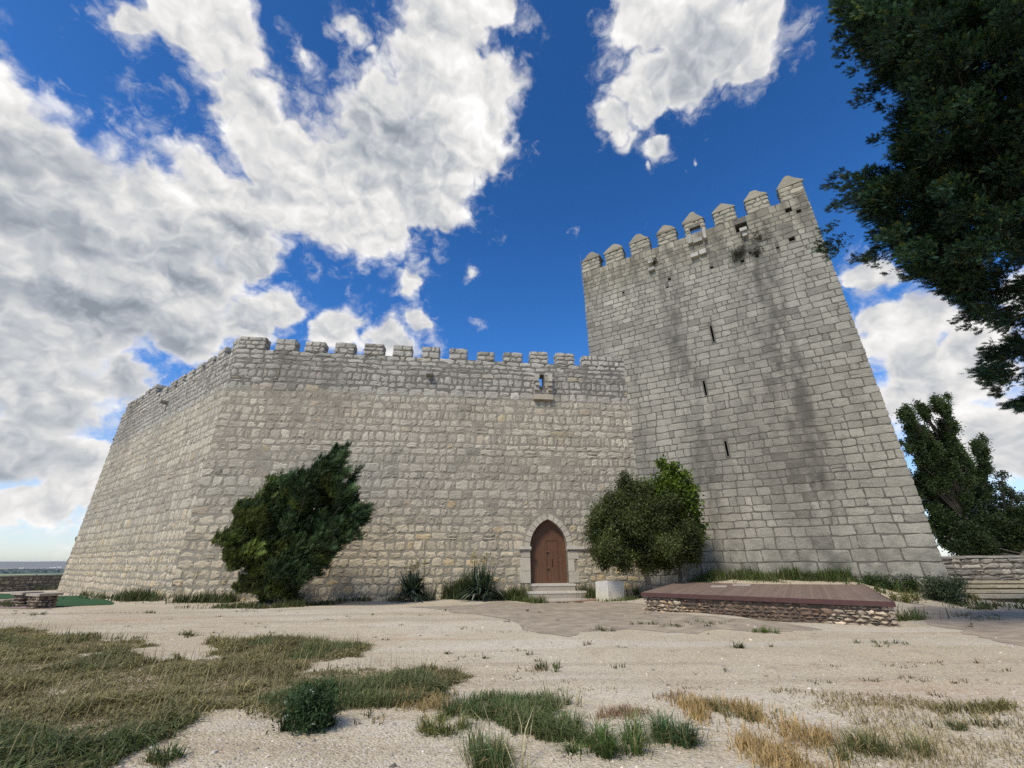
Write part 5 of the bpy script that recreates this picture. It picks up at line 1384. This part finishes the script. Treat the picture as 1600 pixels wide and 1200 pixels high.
n1 = T.noise(mpb, 6.0, 8, .56, .2)
n2 = T.noise(mpb, 1.9, 3, .5, .2)
n3 = T.noise(wb, 26, 6, .62, .3)
dens = T.math('ADD', cur, T.math('ADD', T.math('ADD', T.math('MULTIPLY_ADD', pf, 2.2, -.56), T.ramp(cur, .2, .6, 0, .45)), T.math('ADD', T.math('MULTIPLY_ADD', n1, .95, -.475), T.math('MULTIPLY_ADD', n3, .42, -.21))))
mask = T.math('POWER', T.ramp(dens, -.08, .66), 1.2)
wisp = T.math('ADD', T.math('MULTIPLY', cur, .8), T.math('ADD', T.math('MULTIPLY_ADD', n3, 2.4, -1.2), T.math('MULTIPLY_ADD', n1, 1.2, -.6)))
mask = T.math('MAXIMUM', mask, T.math('MULTIPLY', T.ramp(wisp, -.12, .8), .6))
thick = T.ramp(dens, .15, .95)
shd = None                                   # the thick grey undersides of the larger clouds
for px, py, r, w_ in [(40, 340, 260, .8), (150, 490, 230, .75), (-60, 520, 260, .8), (400, 285, 120, .7), (560, 250, 150, .45), (640, 210, 100, .3), (1090, 90, 130, .75), (60, 700, 170, .9), (250, 560, 160, .8), (1480, 600, 150, .75), (1590, 700, 150, .8), (1420, 500, 90, .4), (330, 390, 120, .6)]:
    c = nrm(ray(px, py)); e = (np.linalg.norm(nrm(ray(px + r, py)) - c) + np.linalg.norm(nrm(ray(px, py + r)) - c)) / 2
    v = T.ramp(T.vm('DISTANCE', dw, tuple(c)).outputs['Value'], e, 0.0, 0.0, w_)
    shd = v if shd is None else T.math('MAXIMUM', shd, v)
shd = T.math('MAXIMUM', shd, T.math('MULTIPLY', behind, .6))
br = T.math('MULTIPLY_ADD', T.math('SUBTRACT', pf, pf2), 1.25, .92)
br = T.math('SUBTRACT', br, T.math('MULTIPLY', thick, T.math('MULTIPLY_ADD', shd, T.ramp(n2, .28, .74, .22, .36), T.ramp(n2, .36, .66, .06, .2))))
br = T.math('ADD', br, T.math('MULTIPLY_ADD', n1, .22, -.11))
br = T.math('ADD', br, T.math('MULTIPLY_ADD', n3, .12, -.06))
br = T.math('MAXIMUM', T.math('MINIMUM', br, 1.06), .36)
ccol = T.mix(T.ramp(br, .3, .9), (.76, .86, 1.0), (1.0, .985, .965))
CL = 5.75
cs = T.vm('SCALE', ccol); T.link(T.math('MULTIPLY', br, CL), cs.inputs['Scale'])
skc = T.n('ShaderNodeHueSaturation', i_Color=sky.outputs[0]); skc.inputs['Saturation'].default_value = 1.32; skc.inputs['Value'].default_value = .82
dz_ = T.n('ShaderNodeSeparateXYZ', i_0=dn).outputs[2]
lowsky = T.vm('MULTIPLY', sky.outputs[0], (.82, .86, 1.0)).outputs[0]
skv = T.vm('SCALE', T.mix(1.0, skc.outputs[0], (.74, .98, 1.24), 'MULTIPLY')); T.link(T.ramp(dz_, .35, .95, 1.15, .82), skv.inputs['Scale'])
skyfin = T.mix(T.ramp(dz_, .0, .42), lowsky, skv.outputs[0])
final = T.mix(mask, skyfin, cs.outputs[0])
bg = T.n('ShaderNodeBackground', i_Color=final, i_Strength=.1); wo = T.n('ShaderNodeOutputWorld'); T.link(bg.outputs[0], wo.inputs[0])
try:
    W.cycles.sampling_method = 'MANUAL'; W.cycles.sample_map_resolution = 512
except Exception: pass

# ------------------------------------------------------------------ render settings
scene.view_settings.view_transform = 'Standard'; scene.view_settings.look = 'None'; scene.view_settings.exposure = 0.78; scene.view_settings.gamma = 1
scene.cycles.max_bounces = 6; scene.cycles.diffuse_bounces = 3; scene.cycles.transparent_max_bounces = 8; scene.cycles.volume_bounces = 0
scene.cycles.use_denoising = False
try: scene.cycles.denoiser = 'OPENIMAGEDENOISE'
except Exception: pass
